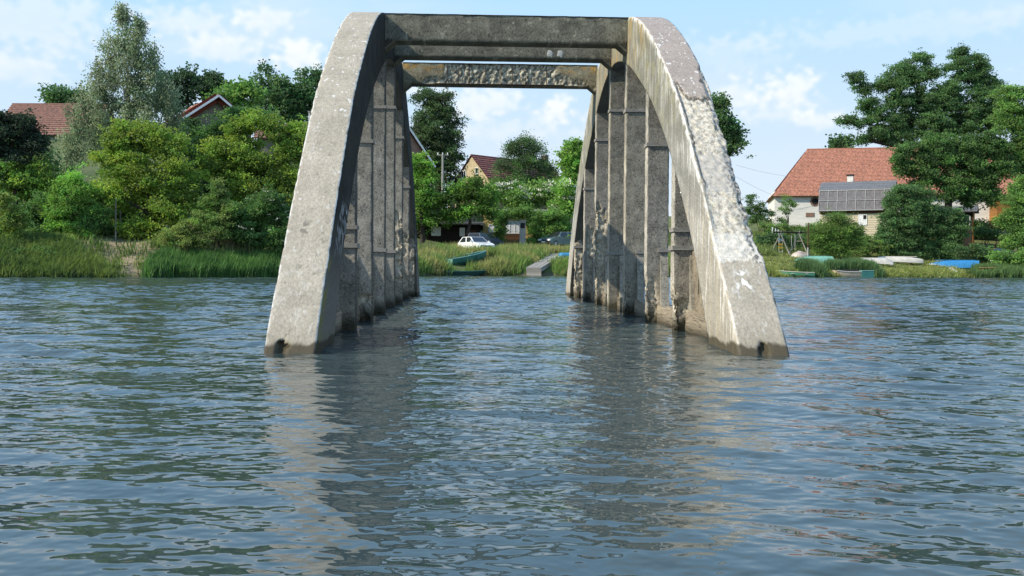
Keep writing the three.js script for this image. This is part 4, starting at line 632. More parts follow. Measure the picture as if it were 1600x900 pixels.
tree({ name: 'hazel_bush', cat: 'shrub', stems: 6, r: .09, label: 'big dark green hazel bush hiding the right end of the grey shed', d: 89.5, base: 1440, c: G.dark2, c2: G.oak, puff: .6, n: 13, lobes: [[1415, 300, 20, 14], [1440, 304, 18, 14], [1402, 318, 20, 14], [1432, 324, 26, 16], [1395, 342, 20, 16], [1424, 350, 28, 16], [1452, 332, 18, 16], [1390, 366, 18, 16], [1418, 376, 30, 14], [1455, 358, 24, 16], [1480, 340, 20, 14], [1488, 358, 18, 14], [1448, 384, 22, 10], [1380, 384, 14, 12], [1495, 344, 12, 14], [1400, 396, 22, 10], [1430, 398, 24, 10], [1460, 396, 22, 10], [1484, 382, 18, 14], [1478, 398, 14, 8]] });
tree({ name: 'willow_bush', cat: 'shrub', stems: 6, r: .07, label: 'round willow bush on a dark stem in front of the grey shed', d: 86, base: 1308, leaf: 'fine', c: G.mid, c2: [.11, .175, .035], puff: .52, size: .36, n: 13, lobes: [[1305, 344, 18, 10], [1322, 352, 16, 10], [1290, 358, 18, 12], [1312, 362, 22, 14], [1334, 366, 14, 12], [1284, 374, 18, 12], [1308, 382, 24, 12], [1332, 380, 16, 12], [1292, 390, 14, 8], [1316, 394, 16, 8]] });
shrubs({ label: 'leafy bush against the white barn wall right of the arch', d: 104, c: G.mid2, c2: G.dark2, lobes: [[1176, 310, 9, 8], [1172, 324, 12, 12], [1188, 322, 10, 9], [1196, 334, 12, 8], [1184, 340, 18, 8], [1214, 346, 14, 6]], sub: 0, puff: .5 });
shrubs({ label: 'thin shrub with sparse twigs against the white barn wall', d: 103, c: G.mid2, c2: G.mid, dens: .5, sub: 0, puff: .4, lobes: [[1226, 312, 7, 10], [1236, 320, 7, 8], [1228, 328, 12, 8]] });
shrubs({ label: 'bright weedy bank bushes below the barn wall', d: 98, c: G.mid, c2: [.13, .18, .05], lobes: [[1205, 354, 22, 7], [1235, 355, 20, 6], [1258, 354, 16, 6], [1275, 358, 14, 9], [1220, 362, 30, 7], [1262, 366, 22, 10]], puff: .5, sub: 0 });
shrubs({ name: 'hedge', cat: 'hedge', label: 'dark clipped hedge behind the swing frame', d: 91, c: G.dark, c2: G.dark2, lobes: [[1196, 374, 14, 12], [1214, 376, 14, 11], [1232, 378, 14, 11], [1250, 378, 12, 12], [1200, 390, 16, 9], [1226, 392, 18, 8], [1268, 380, 12, 14]], puff: .6 });
shrubs({ label: 'low light green shrub between willow and hazel bushes', d: 89, c: G.mid, c2: [.14, .18, .05], lobes: [[1356, 378, 12, 12], [1368, 388, 16, 10], [1350, 394, 12, 8]], puff: .5 });
shrubs({ label: 'dark shaded bush behind the blue boat', d: 87, c: G.dark, c2: G.dark2, lobes: [[1518, 392, 16, 9], [1534, 396, 14, 9], [1496, 394, 14, 8], [1545, 404, 12, 8]], puff: .5 });
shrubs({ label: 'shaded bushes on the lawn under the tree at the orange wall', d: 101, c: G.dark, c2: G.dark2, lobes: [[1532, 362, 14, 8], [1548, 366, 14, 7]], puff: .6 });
shrubs({ label: 'wild meadow bushes behind the lawn at the right', d: 104, c: [.12, .16, .05], c2: G.mid, lobes: [[1530, 352, 18, 8], [1555, 350, 18, 9], [1578, 352, 16, 10]], puff: .6 });
shrubs({ label: 'weedy shrub on the shore at the right edge', d: 84, c: G.mid, c2: G.oak2, lobes: [[1565, 400, 12, 9], [1582, 408, 14, 9], [1598, 400, 12, 10], [1562, 416, 14, 8], [1590, 420, 16, 8]], puff: .45, size: .34 });
tree({ name: 'broad_tree', label: 'tiny dark tree crown peeping over the barn ridge', d: 136, leaf: 'far', c: G.dark, c2: G.oak, base: 1313, lobes: [[1308, 225, 7, 4], [1318, 224, 6, 4]] });
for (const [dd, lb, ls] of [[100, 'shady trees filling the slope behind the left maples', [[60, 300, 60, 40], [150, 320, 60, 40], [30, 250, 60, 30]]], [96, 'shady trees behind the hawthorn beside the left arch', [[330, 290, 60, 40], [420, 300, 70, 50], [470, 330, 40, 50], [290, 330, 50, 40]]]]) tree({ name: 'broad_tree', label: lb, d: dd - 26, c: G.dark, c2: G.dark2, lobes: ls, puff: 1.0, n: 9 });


// ------------------------------------------------------------------ boats, cars and small things on the shore
const paint = (r, g, b, rough = .45) => new THREE.MeshStandardMaterial({ color: col(r, g, b), roughness: rough, side: THREE.DoubleSide, map: again(plaster, .7, .7) });
function hullGeo(L, W, H, bow, flat, n = 18) {                          // bow: 0 square punt .. 1 sharp; flat: hard chine
  return gridGeo(11, n, (i, j) => {
    const u = j / (n - 1), w = W / 2 * (bow ? Math.pow(1 - Math.pow(u, 2.6), .75) * (1 - .15 * (1 - u) * (1 - u)) : 1 - .12 * Math.pow(Math.abs(u - .5) * 2, 3)) + .004;
    const sheer = H * (1 + .28 * bow * u * u + (bow ? 0 : .18 * Math.pow(Math.abs(u - .5) * 2, 3))), keel = bow ? H * .55 * Math.pow(u, 5) : H * .75 * Math.pow(Math.max(0, Math.abs(u - .5) * 2 - .55) / .45, 1.6);
    const a = (i / 10 - .5) * 2, s = Math.sign(a), q = Math.abs(a); let z, y;
    if (flat) { if (q < .5) { z = s * w * .8 * q * 2; y = keel; } else { const k = (q - .5) * 2; z = s * w * mix(.8, 1, k); y = mix(keel, sheer, k); } } else { z = s * w * Math.sin(q * 1.5708); y = mix(sheer, keel, Math.max(0, Math.cos(q * 1.5708)) ** .8); }
    return { p: [(u - .5) * L, y, z], uv: [u * L, i * .1 * W] };
  });
}
function boat(o) {
  const t = thing(o.name || 'rowing_boat', o.label, 'boat', [o.p.x, o.y, o.p.z], 0), inner = new THREE.Group(); inner.rotation.set(0, 0, 0);
  t.rotation.set(o.pitch ? 0 : 0, o.turn, 0); t.rotation.order = 'YXZ'; t.rotation.z = o.pitch || 0;
  const { L, W, H } = o, mat = o.mat, g = hullGeo(L, W, H, o.bow ?? 1, o.flat), flip = (q) => { if (o.over) { q.rotateX(Math.PI); q.translate(0, H * 1.02, 0); } return q; };
  const P = g.attributes.position, rim = [[], []]; for (let j = 0; j < 18; j++) for (const k of [0, 1]) { const a = j * 11 + k * 10; rim[k].push(V3(P.getX(a), P.getY(a), P.getZ(a))); }
  const tr = []; for (let i = 0; i < 11; i++) tr.push(new THREE.Vector2(P.getZ(i), P.getY(i)));
  const h = part('hull', flip(g), mat, t);
  const tg = new THREE.ExtrudeGeometry(new THREE.Shape(tr), { depth: .04, bevelEnabled: false }); tg.rotateY(-Math.PI / 2); tg.translate(-L / 2 + .02, 0, 0); part('transom', flip(tg), o.matT || mat, t);
  if ((o.bow ?? 1) === 0) { const q = tg.clone(); if (o.over) { q.translate(0, -H * 1.02, 0); q.rotateX(-Math.PI); } q.translate(L - .02, 0, 0); part('bow_board', flip(q), o.matB || mat, t); }
  for (const k of [0, 1]) part('gunwale', flip(new THREE.TubeGeometry(new THREE.CatmullRomCurve3(rim[k]), 24, .035, 5)), o.rim || mat, t);
  if (!o.over) { part('floor', box(L * .8, .03, W * .62, -.03 * L, H * .12, 0), o.inside || mat, t); for (const x of o.seats || [-.28, .12]) part('thwart', box(.24, .04, W * .9, x * L, H * .78, 0), o.seat || o.inside || mat, t); }
  else part('keel', flip(box(L * .8, .05, .05, -.04 * L, -.015, 0)), mat, t);
  return t;
}
const TEAL = paint(.045, .22, .20), TEAL_L = paint(.26, .55, .47), GREEN = paint(.10, .34, .22), MINT = paint(.26, .55, .42), DKGREEN = paint(.015, .07, .06), GREYW = paint(.58, .56, .53), OFFW = paint(.72, .68, .60), BLUE = paint(.04, .25, .55, .25), CREAM = paint(.72, .60, .44), DARKB = paint(.035, .03, .028);
// through the bridge
{ const p = ground(731, 73.4); boat({ label: 'teal rowing boat with pale green stern pulled up the grass by the white car', p, y: p.y + .05, turn: .78, pitch: .12, L: 4.3, W: 1.4, H: .62, mat: TEAL, matT: TEAL_L, rim: TEAL_L, inside: DKGREEN }); }
{ const p = at(706, 431, 69.2); boat({ name: 'punt', label: 'long low dark green punt floating below the teal boat', p, y: -.08, turn: .02, L: 5.0, W: 1.2, H: .42, bow: 0, flat: true, mat: DKGREEN, rim: paint(.03, .12, .10), inside: DARKB, seats: [-.2, .2], matT: TEAL }); }
{ const a = at(834, 419, 70.6), b = at(871, 397, 78.5); b.y = Math.max(b.y, land(b.x, b.z) + .25); const p = a.clone().lerp(b, .5), dir = b.clone().sub(a), Lg = dir.length(), t = thing('jetty_ramp', 'grey plank jetty ramp sloping from the meadow to the water', 'jetty', [p.x, p.y, p.z]); t.rotation.order = 'YXZ'; t.rotation.y = Math.atan2(dir.x, dir.z); t.rotation.x = -Math.asin(dir.y / Lg);
  for (let k = 0; k < 5; k++) part('plank', box(.2, .05, Lg, -.44 + k * .22, .02 + .012 * (k % 2), 0), B.greyWood, t); for (const s of [-1, 1]) part('side_rail', box(.06, .32, Lg, s * .56, -.11, 0), B.greyWood, t); part('end_board', box(1.16, .66, .05, 0, -.30, -Lg / 2 - .02), B.greyWood, t); }
{ const p = ground(882, 77), g = new THREE.LatheGeometry([[0, 0], [.27, 0], [.3, .06], [.295, .3], [.31, .32], [.295, .34], [.295, .6], [.31, .62], [.295, .64], [.29, .86], [.25, .92], [0, .92]].map((q) => new THREE.Vector2(...q)), 18); g.rotateZ(Math.PI / 2); g.translate(.45, .3, 0);
  const t = thing('barrel', 'bright blue plastic barrel lying in the grass by the right arch', 'barrel', [p.x, at(882, 406, 77).y, p.z], .2); part('body', g, paint(.05, .33, .62, .35), t); part('bung', new THREE.CylinderGeometry(.05, .05, .04, 10).rotateZ(Math.PI / 2).translate(-.49, .42, 0), DARKB, t); }
// right shore
{ const p = at(1245, 430, 74.3); boat({ label: 'small green rowing boat moored at the lawn edge next to the arch', p, y: -.06, turn: Math.PI - .35, L: 2.7, W: 1.15, H: .45, mat: GREEN, rim: paint(.5, .52, .42), inside: DARKB, seat: GREYW }); }
{ const p = at(1332, 430, 75.6); const t = boat({ name: 'punt', label: 'cream sided punt with dark load and a teal box at one end', p, y: -.05, turn: -.05, L: 2.9, W: 1.2, H: .52, bow: 0, flat: true, mat: CREAM, rim: paint(.65, .62, .55), inside: DARKB, seats: [-.3, .1] });
  part('load', box(1.5, .22, .8, -.35, .58, 0), DARKB, t); part('end_box', box(.95, .58, 1.25, 1.02, .30, .02), TEAL, t); part('box_lid', box(1.0, .05, 1.3, 1.02, .62, .02), TEAL_L, t); }
{ const p = ground(1270, 83); boat({ label: 'upturned mint green boat lying on the lawn behind the reeds', p, y: p.y - .02, turn: Math.PI + .12, L: 3.5, W: 1.3, H: .62, over: true, mat: MINT }); }
{ const p = ground(1368, 83.4); boat({ name: 'dinghy', label: 'grey white upturned dinghy, the nearer of the two beside the hazel bush', p, y: p.y + .06, turn: -.5, L: 3.0, W: 1.25, H: .5, bow: 0, over: true, flat: true, mat: GREYW, matT: DARKB }); }
{ const p = ground(1407, 86); boat({ name: 'dinghy', label: 'slim white upturned boat propped with its bow to the right', p, y: p.y + .25, turn: -.32, L: 3.9, W: 1.1, H: .46, over: true, mat: OFFW, rim: GREYW }); for (const [dx, n] of [[-1, 0], [1, 0]]) { const s = ground(1407 + dx * 16, 85.6), tr = thing('boat_trestle', dx < 0 ? 'dark trestle under the left part of the white upturned boat' : 'dark trestle under the right part of the white upturned boat', 'trestle', [s.x, s.y, s.z], -.3); part('beam', box(.1, .1, 1.0, 0, .24, 0), DARKB, tr); for (const z of [-.35, .35]) part('leg', box(.08, .26, .08, 0, .1, z), DARKB, tr); } }
{ const p = ground(1489, 85); boat({ label: 'shiny blue boat lying upturned on the grass in front of the dark bush', p, y: p.y + .05, turn: 2.72, pitch: 0, L: 4.2, W: 1.3, H: .66, over: true, mat: BLUE }); }
{ const a = ground(1484, 83.4), b = ground(1500, 80.4), t = thing('plank', 'loose pale plank lying on the grass slope below the blue boat', 'plank', [a.x, a.y, a.z]); a.y += .08; b.y = Math.max(b.y, -.02) + .08; const o = a.clone(); part('board', beamBox(a.sub(o).add(V3(0, .08, 0)), b.sub(o).add(V3(0, .08, 0)), .26, .05), paint(.55, .52, .40), t); }
function stone(label, px, py, d, sx, sy, sz, c) { const p = at(px, py, d), g = new THREE.SphereGeometry(.5, 20, 14), P = g.attributes.position; for (let i = 0; i < P.count; i++) { const v = V3(P.getX(i), P.getY(i), P.getZ(i)), k = 1 + .5 * (fbm(v.x * 3 + px, v.y * 3 + v.z * 2, 3) - .5); v.multiplyScalar(k); P.setXYZ(i, v.x * sx, Math.max(v.y, -.3) * sy, v.z * sz); } g.computeVertexNormals(); const s = part('stone', g, matte(...c, plaster, 2), scene); s.position.set(p.x, p.y, p.z); tag(s, label, 'stone'); }
stone('pale sunlit stone at the waterline left of the wooden frame', 1518, 430.5, 80.6, .7, .5, .6, [.5, .46, .38]); stone('grey stone at the waterline touching the paler one', 1527, 430, 80.9, .72, .62, .6, [.30, .29, .29]);
{ const p = ground(1543, 81.4), yb = -.15, H = at(1543, 418, 81.4).y - yb, t = thing('wooden_frame', 'yellow wooden landing frame standing at the water edge', 'frame', [p.x, yb, p.z], -.25), m = matte(.55, .40, .16, woodTex, 1);
  for (const x of [-.48, .05]) for (const z of [-.3, .3]) part('post', box(.07, H, .07, x, H / 2, z), m, t); part('top_board', box(1.3, .06, .75, 0, H, 0), m, t); for (const z of [-.3, .3]) part('rail', box(.62, .06, .05, -.2, .3, z), m, t); part('step', box(.7, .05, .3, .35, .3, .3), m, t); }
{ const p = ground(1554, 85), yb = p.y, H = at(1554, 407, 85).y - yb, t = thing('stool', 'small white topped stand among the shore plants', 'stand', [p.x, yb, p.z], .3); for (const x of [-.16, .16]) for (const z of [-.16, .16]) part('leg', box(.05, H, .05, x, H / 2, z), B.greyWood, t); part('top', box(.5, .07, .5, 0, H, 0), B.board, t); }
{ const p = ground(1594, 85); boat({ name: 'rowing_boat', label: 'grey boat half hidden in plants at the right edge of the shore', p, y: p.y + .25, turn: .2, L: 2.6, W: 1.1, H: .45, mat: paint(.28, .3, .36), rim: GREYW, inside: DARKB }); }
{ const p = ground(1562, 99), t = thing('tarpaulin', 'grey blue covered heap at the far edge of the lawn', 'tarpaulin', [p.x, p.y, p.z]); const g = new THREE.SphereGeometry(.6, 16, 8, 0, 6.283, 0, 1.57); g.scale(1.3, .8, .9); const P = g.attributes.position; for (let i = 0; i < P.count; i++) P.setY(i, P.getY(i) * (.8 + .5 * fbm(P.getX(i) * 2, P.getZ(i) * 2, 2))); g.computeVertexNormals(); part('sheet', g, paint(.30, .34, .42), t); part('cover_edge', new THREE.TorusGeometry(.62, .03, 5, 20).rotateX(Math.PI / 2).scale(1.3, 1, .9).translate(0, .03, 0), GREYW, t); }
// swing frame with rope ladder
{ const d = 88, p = ground(1232, d), H = at(1232, 363, d).y - p.y, t = thing('swing_frame', 'wooden swing frame with a rope ladder on the lawn', 'swing', [p.x, p.y, p.z], .12), m = matte(.42, .40, .36, woodTex, 1), x0 = -.85, x1 = 1.0;
  part('top_beam', bar(V3(x0 - .75, H, 0), V3(x1 + 1.1, H, 0), .07, .07, 8), B.darkWood, t);
  for (const [x, mm] of [[x0, m], [x1, B.greyWood]]) for (const s of [-1, 1]) part('leg', bar(V3(x + s * .75, -.05, s * .55), V3(x - s * .08, H + .12, -s * .05), .07, .06, 7), mm, t);
  for (const x of [x0, x1]) part('brace', bar(V3(x - .28, H * .62, -.2), V3(x + .28, H * .62, .2), .04, .04, 6), m, t);
  for (const x of [-1.0, -.66]) part('rope', bar(V3(x, .15, .02), V3(x, H, .02), .015, .015, 5), B.board, t); const cl = [paint(.75, .65, .5), paint(.7, .5, .04), paint(.7, .42, .04), paint(.25, .45, .6)]; [.35, .75, 1.05, 1.5].forEach((y, k) => part('rung', box(.42, k === 0 ? .07 : .17, .06, -.83, y, .03), cl[k], t));
  for (const x of [.25, .62]) part('rope', bar(V3(x, .5, 0), V3(x, H, 0), .012, .012, 5), B.board, t); part('swing_seat', box(.5, .05, .2, .435, .48, 0), B.darkWood, t); }
{ const p = ground(1250, 86.5), t = thing('canvas_heap', 'pale crumpled canvas heap beside the swing frame', 'canvas', [p.x, p.y, p.z]); const g = new THREE.SphereGeometry(.7, 22, 10, 0, 6.283, 0, 1.57), P = g.attributes.position; for (let i = 0; i < P.count; i++) { const k = .6 + .9 * fbm(P.getX(i) * 3 + 3, P.getZ(i) * 3 + P.getY(i), 3); P.setXYZ(i, P.getX(i) * 1.25, P.getY(i) * k * .75, P.getZ(i)); } g.computeVertexNormals(); part('sheet', g, paint(.62, .52, .46), t); part('pole', bar(V3(-.8, .1, .3), V3(.9, .35, .4), .03), B.greyWood, t); }
{ const d = 85.5, p = ground(1262, d), H = at(1261, 348, d).y - p.y, t = thing('rusty_post', 'thin rusty post with grey foot between swing frame and willow bush', 'post', [p.x, p.y, p.z]); part('shaft', bar(V3(0, 1.1, 0), V3(0, H, 0), .055, .05, 8), matte(.16, .075, .045, woodTex, 1), t); part('foot', bar(V3(0, -.1, 0), V3(0, 1.1, 0), .06, .06, 8), B.lath, t); }
[[1206, 356], [1211, 358], [1215, 360]].forEach(([px, py], i) => { const d = 95.5, p = ground(px, d), H = at(px, py, d).y - p.y, t = thing('garden_stake', ['leftmost and tallest of three white stakes above the hedge', 'middle of three white stakes above the hedge', 'rightmost and lowest of three white stakes above the hedge'][i], 'stake', [p.x, p.y, p.z]); part('shaft', box(.09, H, .06, 0, H / 2, 0), B.board, t); part('point', new THREE.ConeGeometry(.06, .1, 4).translate(0, H + .05, 0), B.board, t); });
// posts of an old fence on the left bank
[[57, 300, 60, .05, 'weathered grey fence post in front of the dark bush at left'], [181, 311, 58, .05, 'taller grey fence post at the top of the dirt path'], [188, 330, 58.6, .032, 'thin short fence post close behind the taller one']].forEach(([px, py, d, r, lb]) => { const p = ground(px, d), H = at(px, py, d).y - p.y, t = thing('fence_post', lb, 'post', [p.x, p.y, p.z], 0, null); part('shaft', bar(V3(0, -.2, 0), V3(.02, H, 0), r * 1.1, r, 8), matte(.36, .34, .30, woodTex, 1), t); part('cap', new THREE.CylinderGeometry(r * .7, r * 1.15, .05, 8).translate(.02, H + .02, 0), B.lath, t); });
// cars
function carBody(L, W, lower, z0) {                                         // lofted: side outline swept across with tumblehome
  const n = 9; return gridGeo(lower.length, n, (i, j) => { const v = j / (n - 1) * 2 - 1, [x, y] = lower[i], q = Math.abs(v), inset = 1 - .06 * Math.pow(q, 6), w = W / 2 * (1 - z0 * Math.max(0, y - .6) / .8); return { p: [x * (1 - .04 * Math.pow(q, 5)), .3 + (y - .3) * (1 - .03 * Math.pow(q, 5)), v * w * inset], uv: [0, 0] }; });
}
function car(o) {
  const t = thing(o.name, o.label, 'car', [o.p.x, o.p.y, o.p.z], o.turn), L = o.L || 3.85, W = 1.62, m = new THREE.MeshPhysicalMaterial({ color: col(...o.c), roughness: .35, clearcoat: .8, clearcoatRoughness: .1, side: THREE.DoubleSide }), a = L / 2;
  const low = [[-a, .32], [-a, .62], [-a + .06, .86], [-a + .16, .95], [a - 1.12, .97], [a - .62, .88], [a - .22, .76], [a - .02, .60], [a, .32]];
  const shell = carBody(L, W, low, 0), side = new THREE.Shape([[-a + .02, .28], ...low.slice(1, -1).map(([x, y]) => [x * .985, y - .02]), [a - .03, .28], [a - .45, .24], [a - .5, .45], [a - .66, .6], [a - .9, .6], [a - 1.06, .45], [a - 1.1, .24], [-a + 1.08, .24], [-a + 1.03, .45], [-a + .88, .6], [-a + .62, .6], [-a + .48, .45], [-a + .42, .24]].map((q) => new THREE.Vector2(...q)));
  const sides = [-1, 1].map((s) => { const g = new THREE.ExtrudeGeometry(side, { depth: .08, bevelEnabled: true, bevelSize: .02, bevelThickness: .02, bevelSegments: 2 }); g.translate(0, 0, s > 0 ? W / 2 - .11 : -W / 2 + .03); return g; });
  part('body', [shell, ...sides], m, t); part('underbody', box(L - .3, .3, W - .3, 0, .42, 0), DARKB, t);
  const est = o.estate, b0 = -a + .10, r0 = est ? -a + .2 : -a + .52, r1 = a - 1.85, b1 = a - 1.12, bw = W / 2 - .07, rw = W / 2 - .22, yb = .93, yr = 1.40;
  const quad = (p) => { const g = new THREE.BufferGeometry(); g.setAttribute('position', new THREE.Float32BufferAttribute([...p[0], ...p[1], ...p[2], ...p[0], ...p[2], ...p[3]], 3)); g.setAttribute('uv', new THREE.Float32BufferAttribute(new Array(12).fill(0), 2)); g.computeVertexNormals(); return g; };
  const gl = new THREE.MeshStandardMaterial({ color: col(.02, .024, .028), roughness: .07, side: THREE.DoubleSide });
  const e = .012, lerp3 = (p, q, k) => p.map((v, i) => mix(v, q[i], k));
  const pan = (nm, A, Bq, C, D, nx, shrink = .1) => { const c = [0, 1, 2].map((i) => (A[i] + Bq[i] + C[i] + D[i]) / 4); part(nm, quad([A, Bq, C, D].map((p) => lerp3(p, c, shrink).map((v, i) => v + nx[i] * e))), gl, t); };
  part('roof', [box(r1 - r0, .05, rw * 2, (r0 + r1) / 2, yr, 0), quad([[b0, yb, -bw], [b0, yb, bw], [r0, yr, rw], [r0, yr, -rw]]), quad([[b1, yb, -bw], [b1, yb, bw], [r1, yr, rw], [r1, yr, -rw]]), ...[-1, 1].map((s) => quad([[b0, yb, s * bw], [b1, yb, s * bw], [r1, yr, s * rw], [r0, yr, s * rw]]))], m, t);
  pan('windscreen', [b1, yb, -bw], [b1, yb, bw], [r1, yr, rw], [r1, yr, -rw], [1, .8, 0], .09); pan('rear_window', [b0, yb, -bw], [b0, yb, bw], [r0, yr, rw], [r0, yr, -rw], [-1, .6, 0], .12);
  for (const s of [-1, 1]) { const xm = mix(b0, b1, .52), xmr = mix(r0, r1, .48); pan('side_window', [b1 - .1, yb, s * bw], [xm + .03, yb, s * bw], [xmr + .03, yr, s * rw], [r1 - .06, yr, s * rw], [0, .2, s], .1); pan('side_window', [xm - .05, yb, s * bw], [b0 + .15, yb, s * bw], [r0 + .1, yr, s * rw], [xmr - .05, yr, s * rw], [0, .2, s], .1);
    part('mirror', box(.1, .12, .18, b1 - .12, yb + .09, s * (W / 2 + .06)), m, t); part('headlight', box(.08, .14, .36, a - .04, .64, s * .55), new THREE.MeshStandardMaterial({ color: col(.7, .7, .68), roughness: .15 }), t); part('tail_light', box(.06, .24, .2, -a + .0, .74, s * .66), std(.45, .02, .02, .3), t); }
  part('bumper', [box(.12, .2, W - .06, a + .01, .42, 0), box(.12, .2, W - .06, -a - .01, .42, 0)], o.bumper || DARKB, t); part('grille', box(.03, .1, .6, a + .005, .62, 0), DARKB, t); part('number_plate', box(.02, .11, .46, a + .08, .44, 0), B.board, t);
  for (const x of [-a + .75, a - .78]) for (const s of [-1, 1]) { const w = part('wheel', new THREE.CylinderGeometry(.29, .29, .19, 18).rotateX(Math.PI / 2).translate(x, .29, s * (W / 2 - .12)), DARKB, t); part('rim', new THREE.CylinderGeometry(.18, .18, .2, 12).rotateX(Math.PI / 2).translate(x, .29, s * (W / 2 - .11)), B.lath, w); }
  return t;
}
const onGround = (px, d, py) => { const p = ground(px, d); if (py) p.y = Math.max(p.y, at(px, py, d).y); return p; };
car({ name: 'hatchback_car', label: 'white hatchback parked in the tall meadow grass', p: onGround(744, 79.5, 401), turn: -1.05, c: [.80, .80, .78], bumper: paint(.7, .7, .68) });
car({ name: 'hatchback_car', label: 'dark blue grey hatchback behind the white car, its back to the lake', p: onGround(758, 85, 389), turn: .95, c: [.035, .05, .075], estate: true });
car({ name: 'parked_car', label: 'grey green car half hidden by grass beside the right arch', p: onGround(872, 88, 386), turn: -2.35, c: [.12, .17, .17], L: 4.2 });

// --- reeds and grass
function tuft(n, w, lean, wide) { const P = [], I = []; for (let k = 0; k < n; k++) { const a = rr(0, 6.283), x = gauss() * w, z = gauss() * w, l = lean * rr(.2, 1), h = rr(.6, 1), dx = Math.cos(a), dz = Math.sin(a), b = wide * rr(.6, 1.2), o = P.length / 3; P.push(x - dz * b, 0, z + dx * b, x + dz * b, 0, z - dx * b, x + dx * l * .35 - dz * b * .8, h * .6, z + dz * l * .35 + dx * b * .8, x + dx * l * .35 + dz * b * .8, h * .6, z + dz * l * .35 - dx * b * .8, x + dx * l, h, z + dz * l); I.push(o, o + 1, o + 2, o + 1, o + 3, o + 2, o + 2, o + 3, o + 4); } const g = new THREE.BufferGeometry(); g.setAttribute('position', new THREE.Float32BufferAttribute(P, 3)); g.setIndex(I); const q = g.toNonIndexed(); q.computeVertexNormals(); return q; }
const TUFT = { reed: tuft(11, .18, .34, .036), grass: tuft(11, .22, .55, .028), seed: tuft(7, .16, .2, .02) };
const clear = [];                                                      // where something lies in the grass: [x, z, r]
for (const [px, d, r] of [[718, 71, 1], [735, 71.4, 1], [750, 72.3, 1], [762, 73.5, 1], [772, 75, 1], [834, 71, 1.2], [846, 72, 1.2], [880, 75.5, 1.2], [890, 76.5, 1], [1238, 86.5, 1.2], [702, 71.3, .9], [715, 72.3, .9], [733, 73.2, .8], [705, 70.4, 1], [745, 74.5, .8], [832, 72.2, .9], [840, 73, .9], [850, 74.5, .9], [858, 76, .9], [866, 77.5, .9], [872, 79, .9], [842, 71.6, 1], [855, 73, .7], [881, 76.2, .9], [881, 77, 1], [1232, 88, 1.4], [1246, 86.8, 1.4], [1270, 83, 1.7], [1255, 81.5, 1], [1284, 82.5, 1], [1245, 74.8, 1.6], [1230, 75, 1], [1332, 76, 1.7], [1315, 76, 1], [1350, 76.4, 1.2], [1368, 83, 1.9], [1368, 81, 1.8], [1407, 85, 2.2], [1407, 83, 2], [1489, 85, 2.3], [1489, 83, 2], [1500, 81.5, 1.5], [1522, 81, 1], [1543, 81.3, .8], [1554, 84.5, .6]]) { const p = at(px, 420, d); clear.push([p.x, p.z, r]); }
function sward(name, label, geo, count, spot, tint) {
  const list = []; let guard = 0; while (list.length < count && guard++ < count * 20) { const s = spot(); if (!s) continue; const [x, z, h] = s; if (h > .22 && clear.some((c) => (c[0] - x) ** 2 + (c[1] - z) ** 2 < c[2] * c[2])) continue; const f = rr(.7, 1.25), c = tint(x, z); list.push([x, land(x, z) - .04, z, 1, 1.5 * c[0] * f, 1.5 * c[1] * f * rr(.95, 1.05), 1.5 * c[2] * f, h]); }
  const im = instances(name, geo, M_LEAF, list, scene); im.name = numbered(name); tag(im, label, null, null, 'stuff'); return im;
}
const along = (x0, x1, s0, s1, h0, h1, keep) => () => { const x = rr(x0, x1), s = rr(s0, s1), z = -(shoreZ(x) + s); if (keep && !keep(x, s)) return null; return [x, z, rr(h0, h1)]; };
const xAt = (px, d) => at(px, 420, d).x;
sward('reeds', 'thick green reed bed along the left bank beside the arch', TUFT.reed, 3600, along(xAt(246, 54), xAt(455, 57), -.35, 1.9, .75, 1.3), (x, z) => mix3([.04, .11, .022], [.115, .225, .05], clamp(fbm(x * .9, z * .9, 3) * 1.4 - .2 + (rnd() - .5) * .5, 0, 1)));
sward('seeding_grass', 'pale seeding grass above the reeds on the left bank', TUFT.seed, 900, along(xAt(275, 55), xAt(400, 57), 1.4, 3, 1.25, 1.75), () => mix3([.24, .20, .11], [.13, .16, .05], rnd()));
sward('bank_grass', 'long green grass on the steep left bank', TUFT.grass, 4200, along(xAt(-60, 50), xAt(250, 55), -.2, 5.2, .35, .8, (x, s) => Math.abs(x - (-18.2 - s * .78)) > 2.1 + .12 * s || rnd() < .03), (x, z) => mix3([.05, .10, .02], [.15, .20, .04], clamp(fbm(x * .5, z * .5, 3) * 1.5 - .3 + (rnd() - .5) * .4, 0, 1)));
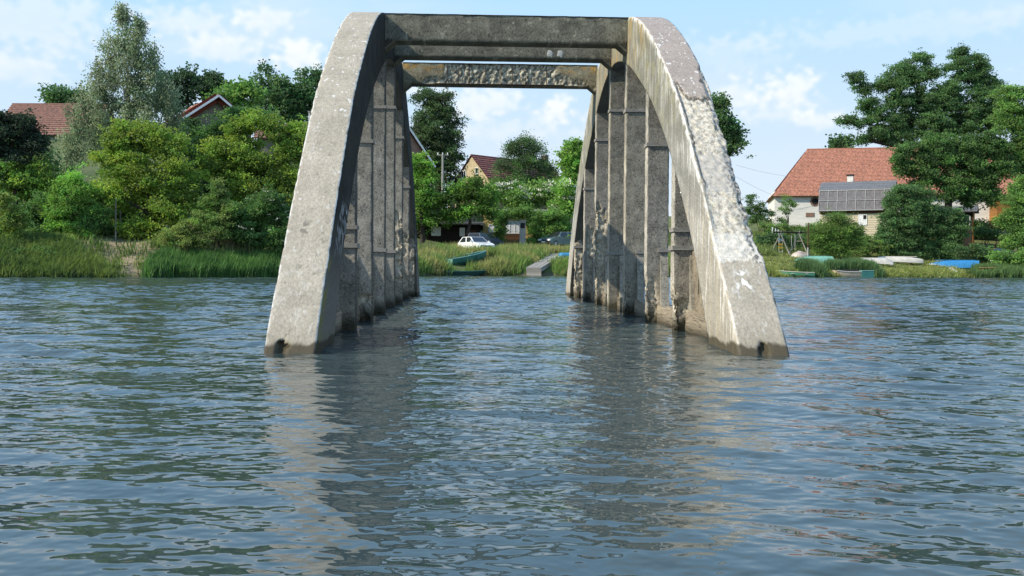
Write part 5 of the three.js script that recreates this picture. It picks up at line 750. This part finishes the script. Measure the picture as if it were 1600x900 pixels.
sward('meadow_grass', 'tall yellowish meadow grass on the bank seen through the bridge', TUFT.grass, 12500, along(-8, 23, .1, 10.5, .55, 1.25, (x, s) => !(s > 7.4 && s < 11 && x > -1.4 && x < 2.0)), (x, z) => mix3([.11, .20, .035], [.27, .26, .085], sstep(.3, .75, fbm(x * .45, z * .45, 3) + (rnd() - .5) * .25)));
sward('meadow_seed_heads', 'pale seed heads above the meadow grass', TUFT.seed, 1900, along(-8, 23, 1, 10, .9, 1.5, (x, s) => !(s > 6.6 && s < 11 && x > -1.6 && x < 2.2)), () => mix3([.28, .24, .12], [.20, .20, .08], rnd()));
sward('reeds', 'green reeds on the right shore between the small boats', TUFT.reed, 2600, along(xAt(1270, 74), xAt(1385, 75), -.25, 2.6, .7, 1.45, (x, s) => vn(x * .8, 4) > .25), () => mix3([.06, .125, .035], [.10, .17, .06], rnd()));
sward('bank_grass', 'uneven grass edging the lawn on the right shore', TUFT.grass, 5200, along(24, 62, -.1, 3.2, .16, .5, (x, s) => fbm(x * .5, s, 3) > .42), (x) => mix3([.12, .19, .03], [.26, .25, .07], rnd()));
sward('lawn_grass', 'short sunlit grass of the right bank lawn', TUFT.grass, 9000, along(22, 66, 2, 16, .07, .2), () => mix3([.15, .20, .04], [.25, .25, .07], rnd()));
sward('weeds', 'high weeds on the slope below the barn', TUFT.grass, 4600, along(17, 38, 12, 27, .5, 1.1), () => mix3([.09, .145, .03], [.15, .18, .05], rnd()));
sward('reeds', 'shore plants at the right end of the bank', TUFT.reed, 1500, along(xAt(1535, 78), xAt(1640, 80), -.2, 3, .5, 1.1), () => mix3([.06, .12, .03], [.10, .16, .045], rnd()));

for (const [a, b, lb] of [[[1150, 258], [1232, 276], 'upper thin overhead wire between the right arch and the barn'], [[1150, 276], [1214, 308], 'lower thin overhead wire between the right arch and the barn']]) { const p = at(a[0], a[1], 112), q = at(b[0], b[1], 112), m = p.clone().lerp(q, .5); m.y -= .12; tag(part('overhead_wire', new THREE.TubeGeometry(new THREE.CatmullRomCurve3([p, m, q]), 16, .014, 5), B.concrete, scene), lb, 'wire'); }

renderer.render(scene, camera);
